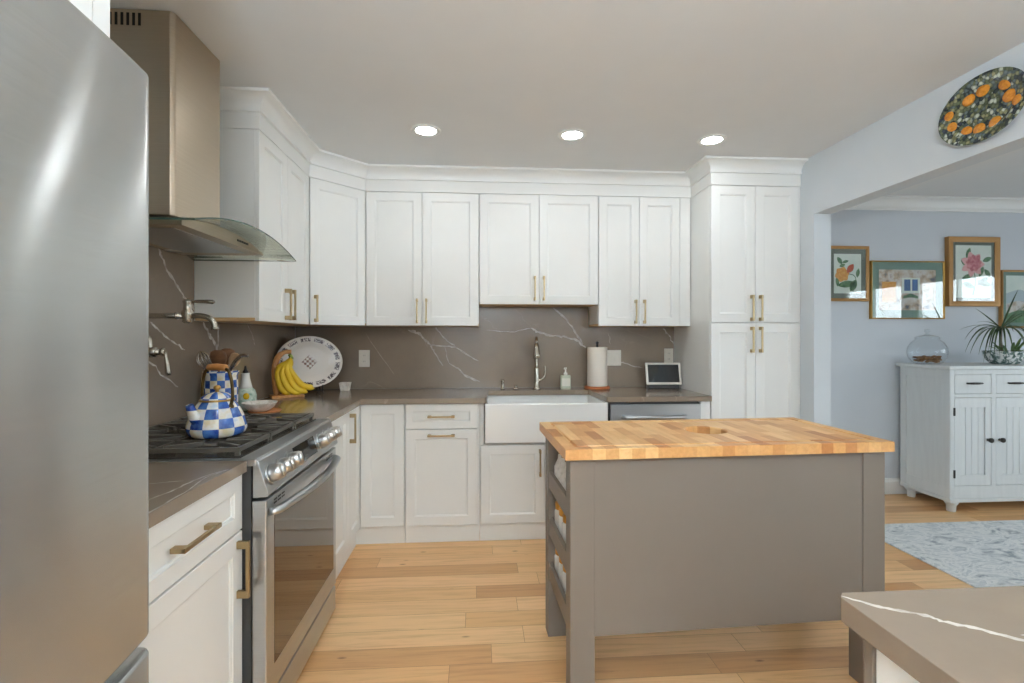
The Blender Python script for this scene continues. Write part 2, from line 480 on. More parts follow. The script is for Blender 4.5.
# ------------------------------------------------------------------ mesh helpers
class B:
    """collects shapes; put() links them as one mesh object"""

    def __init__(self, mat=None):
        self.bm = bmesh.new()
        self.mx = mat or Matrix.Identity(4)
        self.i = 0

    def _fin(self, verts, faces):
        for v in verts:
            v.co = self.mx @ v.co
        for f in faces:
            f.material_index = self.i
        return self

    def box(self, x0, x1, y0, y1, z0, z1):
        x0, x1 = sorted((x0, x1)); y0, y1 = sorted((y0, y1)); z0, z1 = sorted((z0, z1))
        v = [self.bm.verts.new(c) for c in ((x0, y0, z0), (x1, y0, z0), (x1, y1, z0), (x0, y1, z0), (x0, y0, z1), (x1, y0, z1), (x1, y1, z1), (x0, y1, z1))]
        f = [self.bm.faces.new([v[i] for i in q]) for q in ((0, 3, 2, 1), (4, 5, 6, 7), (0, 1, 5, 4), (1, 2, 6, 5), (2, 3, 7, 6), (3, 0, 4, 7))]
        return self._fin(v, f)

    def prism(self, pts, a, b, axis='z'):
        """polygon extruded from a to b along the axis (x: pts are (y,z); y: (x,z); z: (x,y))"""
        def c(p, t):
            return {'x': (t, p[0], p[1]), 'y': (p[0], t, p[1]), 'z': (p[0], p[1], t)}[axis]
        v0 = [self.bm.verts.new(c(p, a)) for p in pts]
        v1 = [self.bm.verts.new(c(p, b)) for p in pts]
        n = len(pts)
        f = [self.bm.faces.new(v0[::-1]), self.bm.faces.new(v1)]
        for i in range(n):
            f.append(self.bm.faces.new((v0[i], v0[(i + 1) % n], v1[(i + 1) % n], v1[i])))
        return self._fin(v0 + v1, f)

    def lathe(self, prof, c=(0, 0, 0), n=28, sx=1.0, sy=1.0):
        """profile (r, z) from bottom to top turned about the vertical through c"""
        rings, fs, vs = [], [], []
        for r, z in prof:
            if r < 1e-5:
                v = [self.bm.verts.new((c[0], c[1], c[2] + z))]
            else:
                v = [self.bm.verts.new((c[0] + r * sx * cos(2 * pi * k / n), c[1] + r * sy * sin(2 * pi * k / n), c[2] + z)) for k in range(n)]
            rings.append(v); vs += v
        for a, b in zip(rings, rings[1:]):
            for k in range(n):
                k2 = (k + 1) % n
                if len(a) == 1 and len(b) == 1:
                    continue
                if len(a) == 1:
                    fs.append(self.bm.faces.new((a[0], b[k2], b[k])))
                elif len(b) == 1:
                    fs.append(self.bm.faces.new((a[k], a[k2], b[0])))
                else:
                    fs.append(self.bm.faces.new((a[k], a[k2], b[k2], b[k])))
        if len(rings[0]) > 1:
            fs.append(self.bm.faces.new(rings[0][::-1]))
        if len(rings[-1]) > 1:
            fs.append(self.bm.faces.new(rings[-1]))
        for f in fs:
            f.smooth = True
        return self._fin(vs, fs)

    def tube(self, pts, r, n=10, caps=True, flat=1.0):
        """round bar along points; r a number or one radius for each point; flat squashes across"""
        pts = [Vector(p) for p in pts]
        rr = r if isinstance(r, (list, tuple)) else [r] * len(pts)
        rings, vs, fs = [], [], []
        up = None
        for i, p in enumerate(pts):
            a, b = pts[max(i - 1, 0)], pts[min(i + 1, len(pts) - 1)]
            d = (b - a).normalized()
            if up is None:
                up = Vector((0, 0, 1)) if abs(d.z) < 0.9 else Vector((0, 1, 0))
            s = d.cross(up).normalized()
            up = s.cross(d).normalized()
            v = [self.bm.verts.new(p + s * rr[i] * cos(2 * pi * k / n) + up * rr[i] * flat * sin(2 * pi * k / n)) for k in range(n)]
            rings.append(v); vs += v
        for a, b in zip(rings, rings[1:]):
            for k in range(n):
                fs.append(self.bm.faces.new((a[k], b[k], b[(k + 1) % n], a[(k + 1) % n])))
        for f in fs:
            f.smooth = True
        if caps:
            fs.append(self.bm.faces.new(rings[0]))
            fs.append(self.bm.faces.new(rings[-1][::-1]))
        return self._fin(vs, fs)

    def cyl(self, c, r, h, axis='z', n=24):
        d = {'x': Vector((1, 0, 0)), 'y': Vector((0, 1, 0)), 'z': Vector((0, 0, 1))}[axis] * h
        return self.tube([Vector(c), Vector(c) + d], r, n)

    def poly(self, pts):
        v = [self.bm.verts.new(p) for p in pts]
        return self._fin(v, [self.bm.faces.new(v)])

    def ball(self, c, r, sx=1, sy=1, sz=1, n=14):
        prof = [(r * sin(pi * k / 10), -r * cos(pi * k / 10) * sz) for k in range(11)]
        prof[0] = (0, -r * sz); prof[-1] = (0, r * sz)
        return self.lathe(prof, c, n, sx, sy)

    def ribbon(self, pts, widths, normal, off=0.0006):
        """flat inlay along pts lying on a face with that normal, in the same mesh as the slab"""
        nrm = Vector(normal)
        P = [Vector(p) + nrm * off for p in pts]
        a, b = [], []
        for i, p in enumerate(P):
            d = (P[min(i + 1, len(P) - 1)] - P[max(i - 1, 0)]).normalized()
            s = d.cross(nrm).normalized() * widths[i] / 2
            a.append(self.bm.verts.new(p + s)); b.append(self.bm.verts.new(p - s))
        fs = [self.bm.faces.new((a[i], a[i + 1], b[i + 1], b[i])) for i in range(len(P) - 1)]
        for f in fs:
            f.normal_update()
            if f.normal.dot(nrm) < 0:
                f.normal_flip()
        return self._fin(a + b, fs)


ORG = {}


def put(name, b, mat, parent=None, bevel=0.0, seg=2, smooth=False, local=False, base=None, sub=0):
    """links the collected shapes as ONE mesh object; world shapes are moved into the parent's frame"""
    bm = b.bm
    bmesh.ops.recalc_face_normals(bm, faces=bm.faces) if not getattr(b, 'keep', False) else None
    if parent is not None:
        o0 = Vector((0, 0, 0)) if local else ORG[parent.name]
    elif local:
        o0 = Vector((0, 0, 0))
    else:
        if base is None:
            xs = [v.co for v in bm.verts]
            base = ((min(v.x for v in xs) + max(v.x for v in xs)) / 2, (min(v.y for v in xs) + max(v.y for v in xs)) / 2, min(v.z for v in xs))
        o0 = Vector(base)
    for v in bm.verts:
        v.co -= o0
    if smooth:
        for f in bm.faces:
            f.smooth = True
    me = bpy.data.meshes.new(name)
    bm.to_mesh(me)
    bm.free()
    for m in (mat if isinstance(mat, (list, tuple)) else [mat]):
        me.materials.append(m)
    o = bpy.data.objects.new(name, me)
    COL.objects.link(o)
    if parent is not None:
        o.parent = parent
        ORG[o.name] = ORG[parent.name]
    else:
        o.location = o0
        ORG[o.name] = o0
    if bevel:
        md = o.modifiers.new('bevel', 'BEVEL')
        md.width, md.segments, md.limit_method, md.angle_limit = bevel, seg, 'ANGLE', radians(40)
    if sub:
        md = o.modifiers.new('sub', 'SUBSURF')
        md.levels = md.render_levels = sub
    return o


def tag(o, label, cat, group=None):
    o['label'] = label
    o['category'] = cat
    if group:
        o['group'] = group
    return o


def thing(name, label, cat, loc=(0, 0, 0), rot=(0, 0, 0), group=None):
    o = bpy.data.objects.new(name, None)
    COL.objects.link(o)
    o.location, o.rotation_euler = loc, rot
    o.empty_display_size = 0.05
    ORG[o.name] = Vector(loc)
    return tag(o, label, cat, group)


def struct(name, b, mat, **kw):
    o = put(name, b, mat, **kw)
    o['kind'] = 'structure'
    return o


def dup(root, loc, label, group=None, rz=None):
    r = root.copy()
    COL.objects.link(r)
    r.location = loc
    if rz is not None:
        r.rotation_euler.z = rz
    r['label'] = label
    if group:
        r['group'] = group
    for ch in list(root.children):
        c = ch.copy(); COL.objects.link(c); c.parent = r
        for g in ch.children:
            d = g.copy(); COL.objects.link(d); d.parent = c
    ORG[r.name] = Vector(loc)
    return r


def bez(pts, n=8):
    """smooth path through points (Catmull-Rom)"""
    P = [Vector(p) for p in pts]
    P = [P[0] * 2 - P[1]] + P + [P[-1] * 2 - P[-2]]
    out = []
    for i in range(1, len(P) - 2):
        a, b, c, d = P[i - 1:i + 3]
        for k in range(n):
            t = k / n
            out.append(0.5 * ((2 * b) + (c - a) * t + (2 * a - 5 * b + 4 * c - d) * t * t + (3 * b - a - 3 * c + d) * t ** 3))
    out.append(P[-2])
    return out


def frame(facing, u, face):
    """placement of a front whose local x runs along its width, -y points out, z is up"""
    rz = {'S': 0, 'E': pi / 2, 'W': -pi / 2}[facing]
    p = {'S': (u, face, 0), 'E': (face, u, 0), 'W': (face, u, 0)}[facing]
    return Matrix.Translation(p) @ Matrix.Rotation(rz, 4, 'Z')


# ------------------------------------------------------------------ cabinet fronts
def shaker(b, w, z0, z1, t=0.02, rail=0.057):
    """one shaker front in the local frame of b: frame, bead and recessed panel in one mesh"""
    bm = b.bm
    r = min(rail, w * 0.22, (z1 - z0) * 0.28)
    lo, s = 0.007, 0.006

    def loop(ins, y):
        return [bm.verts.new((x, y, z)) for x, z in ((ins, z0 + ins), (w - ins, z0 + ins), (w - ins, z1 - ins), (ins, z1 - ins))]
    L = [loop(0, t), loop(0, 0.002), loop(0.002, 0), loop(r, 0), loop(r + 0.002, 0.003), loop(r + s, 0.004), loop(r + s + 0.002, lo + 0.002)]
    fs = [bm.faces.new(L[0])]
    for a, c in zip(L, L[1:]):
        for k in range(4):
            fs.append(bm.faces.new((a[k], a[(k + 1) % 4], c[(k + 1) % 4], c[k])))
    fs.append(bm.faces.new(L[-1]))
    b._fin([v for q in L for v in q], fs)
    return b


def pull(mx, cx, cz, length=0.168, vertical=True):
    """square bar pull standing on two posts"""
    b = B(mx)
    h = length / 2
    if vertical:
        b.box(cx - 0.005, cx + 0.005, -0.036, -0.026, cz - h, cz + h)
        for s in (-1, 1):
            z = cz + s * (h - 0.011)
            b.box(cx - 0.0062, cx + 0.0062, -0.0355, 0.0, z - 0.011, z + 0.011)
    else:
        b.box(cx - h, cx + h, -0.036, -0.026, cz - 0.005, cz + 0.005)
        for s in (-1, 1):
            x = cx + s * (h - 0.011)
            b.box(x - 0.011, x + 0.011, -0.0355, 0.0, cz - 0.0062, cz + 0.0062)
    return b


def front(kind, parent, facing, u0, u1, face, z0, z1, handle=None, mx=None, hl=0.168):
    """a door or drawer front with its pull; u0 is the left end as seen from the front"""
    w = abs(u1 - u0)
    mx = mx or frame(facing, u0, face)
    d = put(kind, shaker(B(mx), w, z0, z1), M['white'], parent)
    if handle:
        cx, cz, vert = handle
        put('handle', pull(mx, cx if cx >= 0 else w + cx, cz, hl, vert), M['brass'], d, bevel=0.001)
    return d


# ------------------------------------------------------------------ the room
XW, YW, XR = -1.345, 3.71, 2.131      # left wall, back wall, wall with the opening
ZC = 2.452
YS = -3.0                               # wall behind the camera
DX, DY = 5.80, 3.83                     # dining room
DS = -1.5

b = B(); b.box(XW - 0.12, DX + 0.1, YS - 0.1, DY + 0.1, -0.08, 0.0)
struct('floor', b, M['floor'], base=(0, 0, 0))
b = B(); b.box(XW - 0.12, DX + 0.1, YS - 0.1, DY + 0.1, ZC, ZC + 0.1)
struct('ceiling', b, M['ceiling'])
b = B(); b.box(XW - 0.12, XW, YS - 0.1, YW + 0.12, 0, ZC)
struct('wall_left', b, M['wall'])
b = B(); b.box(XW, 2.244, YW, YW + 0.09, 0, ZC)
struct('wall_back', b, M['wall'])
YJ = 2.968
b = B(); b.box(XR, 2.244, YJ, YW, 0, ZC); b.box(XR, 2.244, 0.5, YJ, 2.08, ZC); b.box(XR, 2.244, YS, 0.5, 0, ZC)
struct('wall_right', b, M['wall'])
b = B(); b.box(2.244, DX + 0.1, DY, DY + 0.1, 0, ZC)
struct('wall_dining_back', b, M['dining_wall'])


def holed_wall(name, axis, at, thick, u0, u1, holes, mat):
    """wall with rectangular window openings [(u0, u1, z0, z1)] along one axis"""
    b = B()
    hs = sorted(holes)
    def bx(a, c, z0, z1):
        if axis == 'x':
            b.box(a, c, at, at + thick, z0, z1)
        else:
            b.box(at, at + thick, a, c, z0, z1)
    p = u0
    for a, c, z0, z1 in hs:
        bx(p, a, 0, ZC); bx(a, c, 0, z0); bx(a, c, z1, ZC)
        p = c
    bx(p, u1, 0, ZC)
    struct(name, b, mat)
    

holed_wall('wall_dining_right', 'y', DX, 0.12, DS, DY + 0.1, [(0.2, 1.3, 0.75, 2.05), (1.47, 2.57, 0.75, 2.05)], M['dining_wall'])
holed_wall('wall_dining_front', 'x', DS - 0.12, 0.12, 2.244, DX, [(3.7, 5.1, 0.8, 2.1)], M['dining_wall'])
b = B(); b.box(XW, XR, YS - 0.12, YS, 0, ZC)
struct('wall_front', b, M['wall'])


def window(name, axis, at, u0, u1, z0, z1, cols, rows):
    b = B()
    def bx(a, c, za, zb, d0=-0.02, d1=0.03):
        if axis == 'x':
            b.box(a, c, at + d0, at + d1, za, zb)
        else:
            b.box(at + d0, at + d1, a, c, za, zb)
    e = 0.05
    bx(u0, u1, z0, z0 + e); bx(u0, u1, z1 - e, z1); bx(u0, u0 + e, z0, z1); bx(u1 - e, u1, z0, z1)
    for k in range(1, cols):
        x = u0 + (u1 - u0) * k / cols
        bx(x - 0.012, x + 0.012, z0, z1)
    for k in range(1, rows):
        z = z0 + (z1 - z0) * k / rows
        bx(u0, u1, z - 0.012, z + 0.012)
    w = struct(name, b, M['trim'])
    g = B()
    if axis == 'x':
        g.box(u0 + e, u1 - e, at + 0.003, at + 0.007, z0 + e, z1 - e)
    else:
        g.box(at + 0.003, at + 0.007, u0 + e, u1 - e, z0 + e, z1 - e)
    p = put('window_pane', g, M['glass'], w)


window('window_1', 'y', DX + 0.05, 0.2, 1.3, 0.75, 2.05, 2, 2)
window('window_2', 'y', DX + 0.05, 1.47, 2.57, 0.75, 2.05, 2, 2)
window('window_3', 'x', DS - 0.06, 3.7, 5.1, 0.8, 2.1, 2, 1)

# mouldings: profile swept along a mitred path
def offset_path(path, d):
    """points moved d to the right of the walking direction, mitred"""
    out = []
    for i, p in enumerate(path):
        p = Vector(p)
        ns = []
        for a, c in ((i - 1, i), (i, i + 1)):
            if a >= 0 and c < len(path):
                t = (Vector(path[c]) - Vector(path[a])).normalized()
                ns.append(Vector((t.y, -t.x)))
        n = ns[0] if len(ns) == 1 else (ns[0] + ns[1]) / (1 + ns[0].dot(ns[1]))
        out.append(p + n * d)
    return out


def sweep(b, path, prof):
    cols = [offset_path(path, d) for d, z in prof]
    rings = [[b.bm.verts.new((cols[j][i].x, cols[j][i].y, prof[j][1])) for j in range(len(prof))] for i in range(len(path))]
    fs = []
    m = len(prof)
    for a, c in zip(rings, rings[1:]):
        for j in range(m):
            fs.append(b.bm.faces.new((a[j], c[j], c[(j + 1) % m], a[(j + 1) % m])))
    fs.append(b.bm.faces.new(rings[0])); fs.append(b.bm.faces.new(rings[-1][::-1]))
    b._fin([v for r in rings for v in r], fs)
    return b


def cove(z0, z1, d):
    pts = []
    for k in range(9):
        a = pi / 2 * k / 8
        pts.append((0.006 + d * (1 - cos(a)), z0 + (z1 - z0) * sin(a)))
    return pts


U_Y, U_X = 3.395, -1.038               # upper cabinet fronts
P_Y, P_X = 3.095, 1.518                # pantry front and side
crown_path = [(XW, 2.416), (U_X, 2.416), (U_X, 3.112), (-0.757, U_Y), (P_X, U_Y), (P_X, P_Y), (XR, P_Y)]
prof = [(-0.018, 2.291), (0.0, 2.291), (0.0, 2.368), (0.012, 2.370), (0.012, 2.380), (0.006, 2.381)] + cove(2.381, 2.438, 0.062)[1:] + [(0.074, 2.438), (0.074, 2.4515), (-0.018, 2.4515)]
struct('trim_1', sweep(B(), crown_path, prof), M['white'], bevel=0.0)
prof = [(0, 2.345), (0.012, 2.345), (0.012, 2.36)] + cove(2.36, 2.437, 0.06)[1:] + [(0.075, 2.437), (0.075, 2.4515), (0, 2.4515)]
struct('trim_2', sweep(B(), [(2.244, DY), (DX, DY)], prof), M['trim'])
prof = [(0, 0), (0.016, 0), (0.016, 0.10), (0.008, 0.125), (0, 0.13)]
struct('baseboard_dining', sweep(B(), [(2.244, YJ), (2.244, DY), (DX, DY)], prof), M['trim'])

# outdoors, beyond the windows
b = B(); b.box(-30, 40, -40, 30, -0.4, -0.3)
o = struct('floor_outside', b, M['outdoor_ground'])
tree_label = ['bare tree outside the left dining window', 'bare tree outside the right dining window', 'bare tree between the two dining windows']
for k, (x, y) in enumerate(((9.5, 0.4), (10.5, 3.0), (12.0, 1.4))):
    b = B()
    rnd = random.Random(k + 3)
    def grow(p, d, L, r, depth):
        q = p + d * L
        b.tube([p, (p + q) / 2 + Vector((rnd.uniform(-.05, .05), rnd.uniform(-.05, .05), 0)) * L, q], [r, r * 0.85, r * 0.65], 6)
        if depth:
            for _ in range(3):
                e = (d + Vector((rnd.uniform(-.8, .8), rnd.uniform(-.8, .8), rnd.uniform(-.2, .5)))).normalized()
                grow(q, e, L * rnd.uniform(0.6, 0.8), r * 0.6, depth - 1)
    grow(Vector((x, y, -0.31)), Vector((0, 0, 1)), 1.6, 0.12, 4)
    tag(put('bare_tree', b, M['bark']), tree_label[k], 'tree')

# ------------------------------------------------------------------ recessed ceiling lamps
def recessed(x, y, label, group=None):
    t = thing('recessed_light', label, 'ceiling light', (x, y, ZC), group=group)
    b = B()
    b.lathe([(0.0555, -0.002), (0.060, -0.006), (0.080, -0.005), (0.084, -0.001), (0.084, -0.0002), (0.0555, -0.0002)], (x, y, ZC), 40)
    put('trim_ring', b, M['trim'], t)
    b = B(); b.lathe([(0.0, -0.0025), (0.0555, -0.0025), (0.0555, -0.0005), (0.0, -0.0005)], (x, y, ZC), 40)
    put('diffuser', b, M['lamp'], t)
    return t


lamp0 = recessed(-0.287, 2.765, 'round recessed ceiling light, leftmost of three, above the corner cabinets', 'recessed ceiling lights')
dup(lamp0, (0.54, 2.768, ZC), 'round recessed ceiling light in the middle, in front of the sink')
dup(lamp0, (1.37, 2.781, ZC), 'round recessed ceiling light nearest the tall pantry cabinet')
for k, (x, y) in enumerate(((-0.287, 0.6), (0.54, 0.6), (1.37, 0.6), (-0.287, -1.4), (0.54, -1.4), (1.37, -1.4))):
    dup(lamp0, (x, y, ZC), 'round recessed ceiling light ' + ('over the peninsula, ' if k < 3 else 'by the wall behind the peninsula, ') + ('on the refrigerator side', 'in the middle', 'on the dining side')[k % 3])

# ------------------------------------------------------------------ upper cabinets
def carcass(parent, x0, x1, y0, y1, z0, z1, bottom=True):
    b = B(); b.box(x0, x1, y0, y1, z0 + (0.016 if bottom else 0), z1)
    put('body', b, M['white'], parent, bevel=0.001)
    if bottom:
        b = B(); b.box(x0 + 0.001, x1 - 0.001, y0 + 0.001, y1, z0, z0 + 0.0155)
        put('underside', b, M['ply'], parent)


ZU0, ZU1 = 1.375, 2.288
t = thing('wall_cabinet', 'white two-door shaker wall cabinet to the right of the range hood on the left wall', 'cabinet', (-1.19, 2.76, ZU0))
carcass(t, -1.334, U_X - 0.021, 2.416, 3.108, ZU0, ZU1)
front('door', t, 'E', 2.417, 2.760, U_X, ZU0, ZU1, (-0.030, 1.475, True))
front('door', t, 'E', 2.763, 3.106, U_X, ZU0, ZU1, (0.030, 1.475, True))

t = thing('wall_cabinet', 'white single-door shaker wall cabinet set diagonally across the corner', 'cabinet', (-1.1, 3.45, ZU0))
b = B(); b.prism([(-1.334, 3.112), (U_X - 0.021, 3.112), (U_X - 0.014, 3.126), (-0.771, 3.402), (-0.759, 3.416), (-0.759, 3.699), (-1.334, 3.699)], ZU0 + 0.016, ZU1)
put('body', b, M['white'], t)
b = B(); b.prism([(-1.333, 3.113), (U_X - 0.022, 3.113), (-0.760, 3.417), (-0.760, 3.698), (-1.333, 3.698)], ZU0, ZU0 + 0.0155)
put('underside', b, M['ply'], t)
ang = math.atan2(U_Y - 3.112, -0.757 - U_X)
wd = math.hypot(U_Y - 3.112, -0.757 - U_X) - 0.012
mxd = Matrix.Translation((U_X + 0.006 * cos(ang), 3.112 + 0.006 * sin(ang), 0)) @ Matrix.Rotation(ang, 4, 'Z')
front('door', t, 'S', 0, wd, 0, ZU0, ZU1, (0.030, 1.475, True), mx=mxd)

t = thing('wall_cabinet', 'white two-door shaker wall cabinet on the back wall left of the sink', 'cabinet', (-0.375, 3.55, ZU0))
carcass(t, -0.756, 0.010, U_Y + 0.021, 3.699, ZU0, ZU1)
front('door', t, 'S', -0.755, -0.381, U_Y, ZU0, ZU1, (-0.030, 1.475, True))
front('door', t, 'S', -0.378, 0.006, U_Y, ZU0, ZU1, (0.030, 1.475, True))

t = thing('wall_cabinet', 'shorter white two-door shaker wall cabinet above the sink', 'cabinet', (0.43, 3.55, 1.525))
carcass(t, 0.012, 0.847, U_Y + 0.021, 3.699, 1.525, ZU1)
front('door', t, 'S', 0.016, 0.427, U_Y, 1.525, ZU1, (-0.030, 1.635, True))
front('door', t, 'S', 0.430, 0.845, U_Y, 1.525, ZU1, (0.030, 1.635, True))

t = thing('wall_cabinet', 'white two-door shaker wall cabinet between the sink cabinet and the tall pantry', 'cabinet', (1.18, 3.55, ZU0))
carcass(t, 0.849, 1.514, U_Y + 0.021, 3.699, ZU0, ZU1)
front('door', t, 'S', 0.851, 1.142, U_Y, ZU0, ZU1, (-0.030, 1.475, True))
front('door', t, 'S', 1.145, 1.436, U_Y, ZU0, ZU1, (0.030, 1.475, True))
b = B(); b.box(1.439, 1.514, U_Y + 0.002, U_Y + 0.021, ZU0, ZU1)
put('filler_strip', b, M['white'], t, bevel=0.001)

t = thing('pantry_cabinet', 'tall white four-door shaker pantry cabinet beside the opening to the dining room', 'cabinet', (1.82, 3.4, 0))
b = B(); b.box(P_X + 0.001, XR - 0.002, P_Y + 0.021, 3.699, 0.10, ZU1)
put('body', b, M['white'], t, bevel=0.001)
b = B(); b.box(P_X + 0.02, XR - 0.002, P_Y + 0.06, 3.69, 0.0, 0.10)
put('toe_kick', b, M['white'], t)
for za, zb, hz in ((0.115, 1.386, 1.28), (1.393, ZU1, 1.487)):
    front('door', t, 'S', P_X + 0.003, 1.817, P_Y, za, zb, (-0.028, hz, True))
    front('door', t, 'S', 1.820, 2.117, P_Y, za, zb, (0.028, hz, True))
b = B(); b.box(2.120, XR - 0.002, P_Y + 0.004, P_Y + 0.021, 0.10, ZU1)
put('filler_strip', b, M['white'], t)

# ------------------------------------------------------------------ base cabinets
F_Y, F_X = 3.100, -0.728               # base fronts: back run and left run
ZB0, ZB1 = 0.115, 0.876
TOE = 3.128


def base(label, x0, x1, loc):
    t = thing('base_cabinet', label, 'cabinet', loc)
    b = B(); b.box(x0, x1, F_Y + 0.021, 3.699, 0.10, 0.879)
    put('body', b, M['white'], t, bevel=0.001)
    b = B(); b.box(x0, x1, TOE, 3.69, 0.0, 0.10)
    put('toe_kick', b, M['white'], t)
    return t


# lazy-susan corner unit with two doors meeting in the inner corner
t = thing('base_cabinet', 'white corner base cabinet with two doors folding into the inner corner under the banana stand', 'cabinet', (-1.0, 3.3, 0))
b = B(); b.prism([(-1.333, 2.826), (F_X - 0.021, 2.826), (F_X - 0.021, F_Y + 0.021), (-0.456, F_Y + 0.021), (-0.456, 3.699), (-1.333, 3.699)], 0.10, 0.879)
put('body', b, M['white'], t)
b = B(); b.prism([(-1.333, 2.826), (-0.756, 2.826), (-0.756, TOE), (-0.456, TOE), (-0.456, 3.69), (-1.333, 3.69)], 0.0, 0.10)
put('toe_kick', b, M['white'], t)
front('door', t, 'E', 2.829, F_Y - 0.004, F_X, ZB0, ZB1, (0.030, 0.775, True))
front('door', t, 'S', F_X + 0.004, -0.459, F_Y, ZB0, ZB1)

t = thing('base_cabinet', 'narrow white base cabinet between the range and the corner cabinet', 'cabinet', (-1.0, 2.59, 0))
b = B(); b.box(-1.333, F_X - 0.021, 2.352, 2.823, 0.10, 0.879)
put('body', b, M['white'], t, bevel=0.001)
b = B(); b.box(-1.33, -0.756, 2.352, 2.823, 0.0, 0.10)
put('toe_kick', b, M['white'], t)
front('door', t, 'E', 2.355, 2.821, F_X, ZB0, ZB1)

t = base('white pull-out bin base cabinet with one drawer, left of the farmhouse sink', -0.453, 0.014, (-0.22, 3.4, 0))
front('drawer', t, 'S', -0.449, -0.003, F_Y, 0.722, ZB1, (0.223, 0.80, False))
front('door', t, 'S', -0.449, -0.003, F_Y, ZB0, 0.716, (0.223, 0.682, False))
b = B(); b.box(0.0, 0.014, F_Y + 0.001, F_Y + 0.021, ZB0, ZB1)
put('filler_strip', b, M['white'], t)

t = thing('sink_base_cabinet', 'white base cabinet with two doors under the farmhouse sink', 'cabinet', (0.43, 3.4, 0))
b = B(); b.box(0.016, 0.843, F_Y + 0.021, 3.699, 0.10, 0.615); b.box(0.016, 0.040, F_Y + 0.021, 3.699, 0.615, 0.879); b.box(0.829, 0.843, F_Y + 0.021, 3.699, 0.615, 0.879)
put('body', b, M['white'], t, bevel=0.001)
b = B(); b.box(0.016, 0.843, TOE, 3.69, 0.0, 0.10)
put('toe_kick', b, M['white'], t)
front('door', t, 'S', 0.020, 0.426, F_Y, ZB0, 0.612, (-0.030, 0.50, True))
front('door', t, 'S', 0.430, 0.838, F_Y, ZB0, 0.612, (0.030, 0.50, True))

t = thing('end_panel', 'narrow white filler panel between the dishwasher and the tall pantry', 'panel', (1.485, 3.4, 0))
b = B(); b.box(1.452, 1.516, F_Y, 3.699, 0.0, 0.879)
put('panel', b, M['white'], t, bevel=0.001)

# left run, nearest the refrigerator
t = thing('base_cabinet', 'white base cabinet with a drawer over a door between refrigerator and range', 'cabinet', (-1.0, 1.29, 0))
b = B(); b.box(-1.333, F_X - 0.021, 1.008, 1.578, 0.10, 0.879)
put('body', b, M['white'], t, bevel=0.001)
b = B(); b.box(-1.33, -0.80, 1.008, 1.578, 0.0, 0.10)
put('toe_kick', b, M['white'], t)
front('drawer', t, 'E', 1.012, 1.576, F_X, 0.705, ZB1, (0.287, 0.79, False), hl=0.168)
front('door', t, 'E', 1.012, 1.576, F_X, ZB0, 0.699, (-0.032, 0.592, True), hl=0.172)

# ------------------------------------------------------------------ quartz: countertops and backsplash
ZT, ZTB = 0.914, 0.880


def jit(pts, n=5, amp=0.006, axes=(0, 1)):
    """breaks straight vein runs into natural wobbles"""
    rnd = random.Random(len(pts) * 17 + int(abs(pts[0][0]) * 100))
    out = []
    for a, c in zip(pts, pts[1:]):
        for k in range(n):
            s = k / n
            out.append((a[0] + (c[0] - a[0]) * s + (rnd.uniform(-amp, amp) if k else 0), a[1] + (c[1] - a[1]) * s + (rnd.uniform(-amp, amp) if k else 0)))
    out.append(pts[-1])
    return out


def vein(b, pts, w, place, normal, amp=0.006, lo=0, hi=9):
    P = jit(pts, 5, amp)
    rnd = random.Random(int(w * 1e5) + len(P))
    ws = [w * rnd.uniform(0.45, 1.25) for _ in P]
    ws[0] = ws[-1] = w * 0.2
    b.i = 1
    b.ribbon([place(*p) for p in P], ws, normal)
    b.i = 0


b = B()
b.prism([(-1.334, 1.008), (-0.716, 1.008), (-0.716, 1.579), (-1.334, 1.579)], ZTB, ZT)
top = lambda x, y: (x, y, ZT)
vein(b, [(-0.718, 1.06), (-0.717, 1.119), (-0.722, 1.263), (-0.742, 1.40), (-0.72, 1.471)], 0.005, top, (0, 0, 1), 0.002)
vein(b, [(-0.785, 1.10), (-0.776, 1.215), (-0.761, 1.278), (-0.759, 1.367), (-0.746, 1.426), (-0.72, 1.477)], 0.006, top, (0, 0, 1), 0.002)
vein(b, [(-0.93, 1.28), (-0.861, 1.347), (-0.783, 1.368)], 0.004, top, (0, 0, 1), 0.003)
tag(put('countertop', b, [M['quartz'], M['vein']]), 'short taupe quartz countertop with white veins between refrigerator and range', 'countertop')

SX0, SX1, SYB = 0.058, 0.822, 3.50
b = B()
b.prism([(-1.334, 2.350), (-0.716, 2.350), (-0.716, 3.055), (-0.691, 3.080), (0.047, 3.080), (SX0, 3.10), (SX0 + 0.02, SYB), (SX1 - 0.02, SYB), (SX1, 3.10), (0.829, 3.080), (P_X - 0.001, 3.080), (P_X - 0.001, 3.699), (-1.334, 3.699)], ZTB, ZT)
tag(put('countertop', b, [M['quartz'], M['vein']]), 'L-shaped taupe quartz countertop running from the range past the sink to the pantry', 'countertop')

b = B()
b.prism([(1.0, ZT + 0.0005), (3.699, ZT + 0.0005), (3.699, 1.374), (2.415, 1.374), (2.415, 1.78), (1.0, 1.78)], -1.3445, -1.3352, 'x')
left = lambda y, z: (-1.3352, y, z)
nx = (1, 0, 0)
vein(b, [(2.15, 1.67), (2.178, 1.633), (2.218, 1.579), (2.289, 1.522), (2.342, 1.477), (2.43, 1.42), (2.489, 1.374)], 0.014, left, nx)
vein(b, [(2.489, 1.371), (2.552, 1.303), (2.608, 1.257), (2.618, 1.221)], 0.022, left, nx)
vein(b, [(2.637, 1.36), (2.628, 1.267), (2.61, 1.23)], 0.016, left, nx)
vein(b, [(2.10, 1.36), (2.145, 1.336), (2.232, 1.285), (2.342, 1.239)], 0.009, left, nx)
vein(b, [(2.05, 1.22), (2.12, 1.183), (2.184, 1.132), (2.289, 1.075)], 0.008, left, nx)
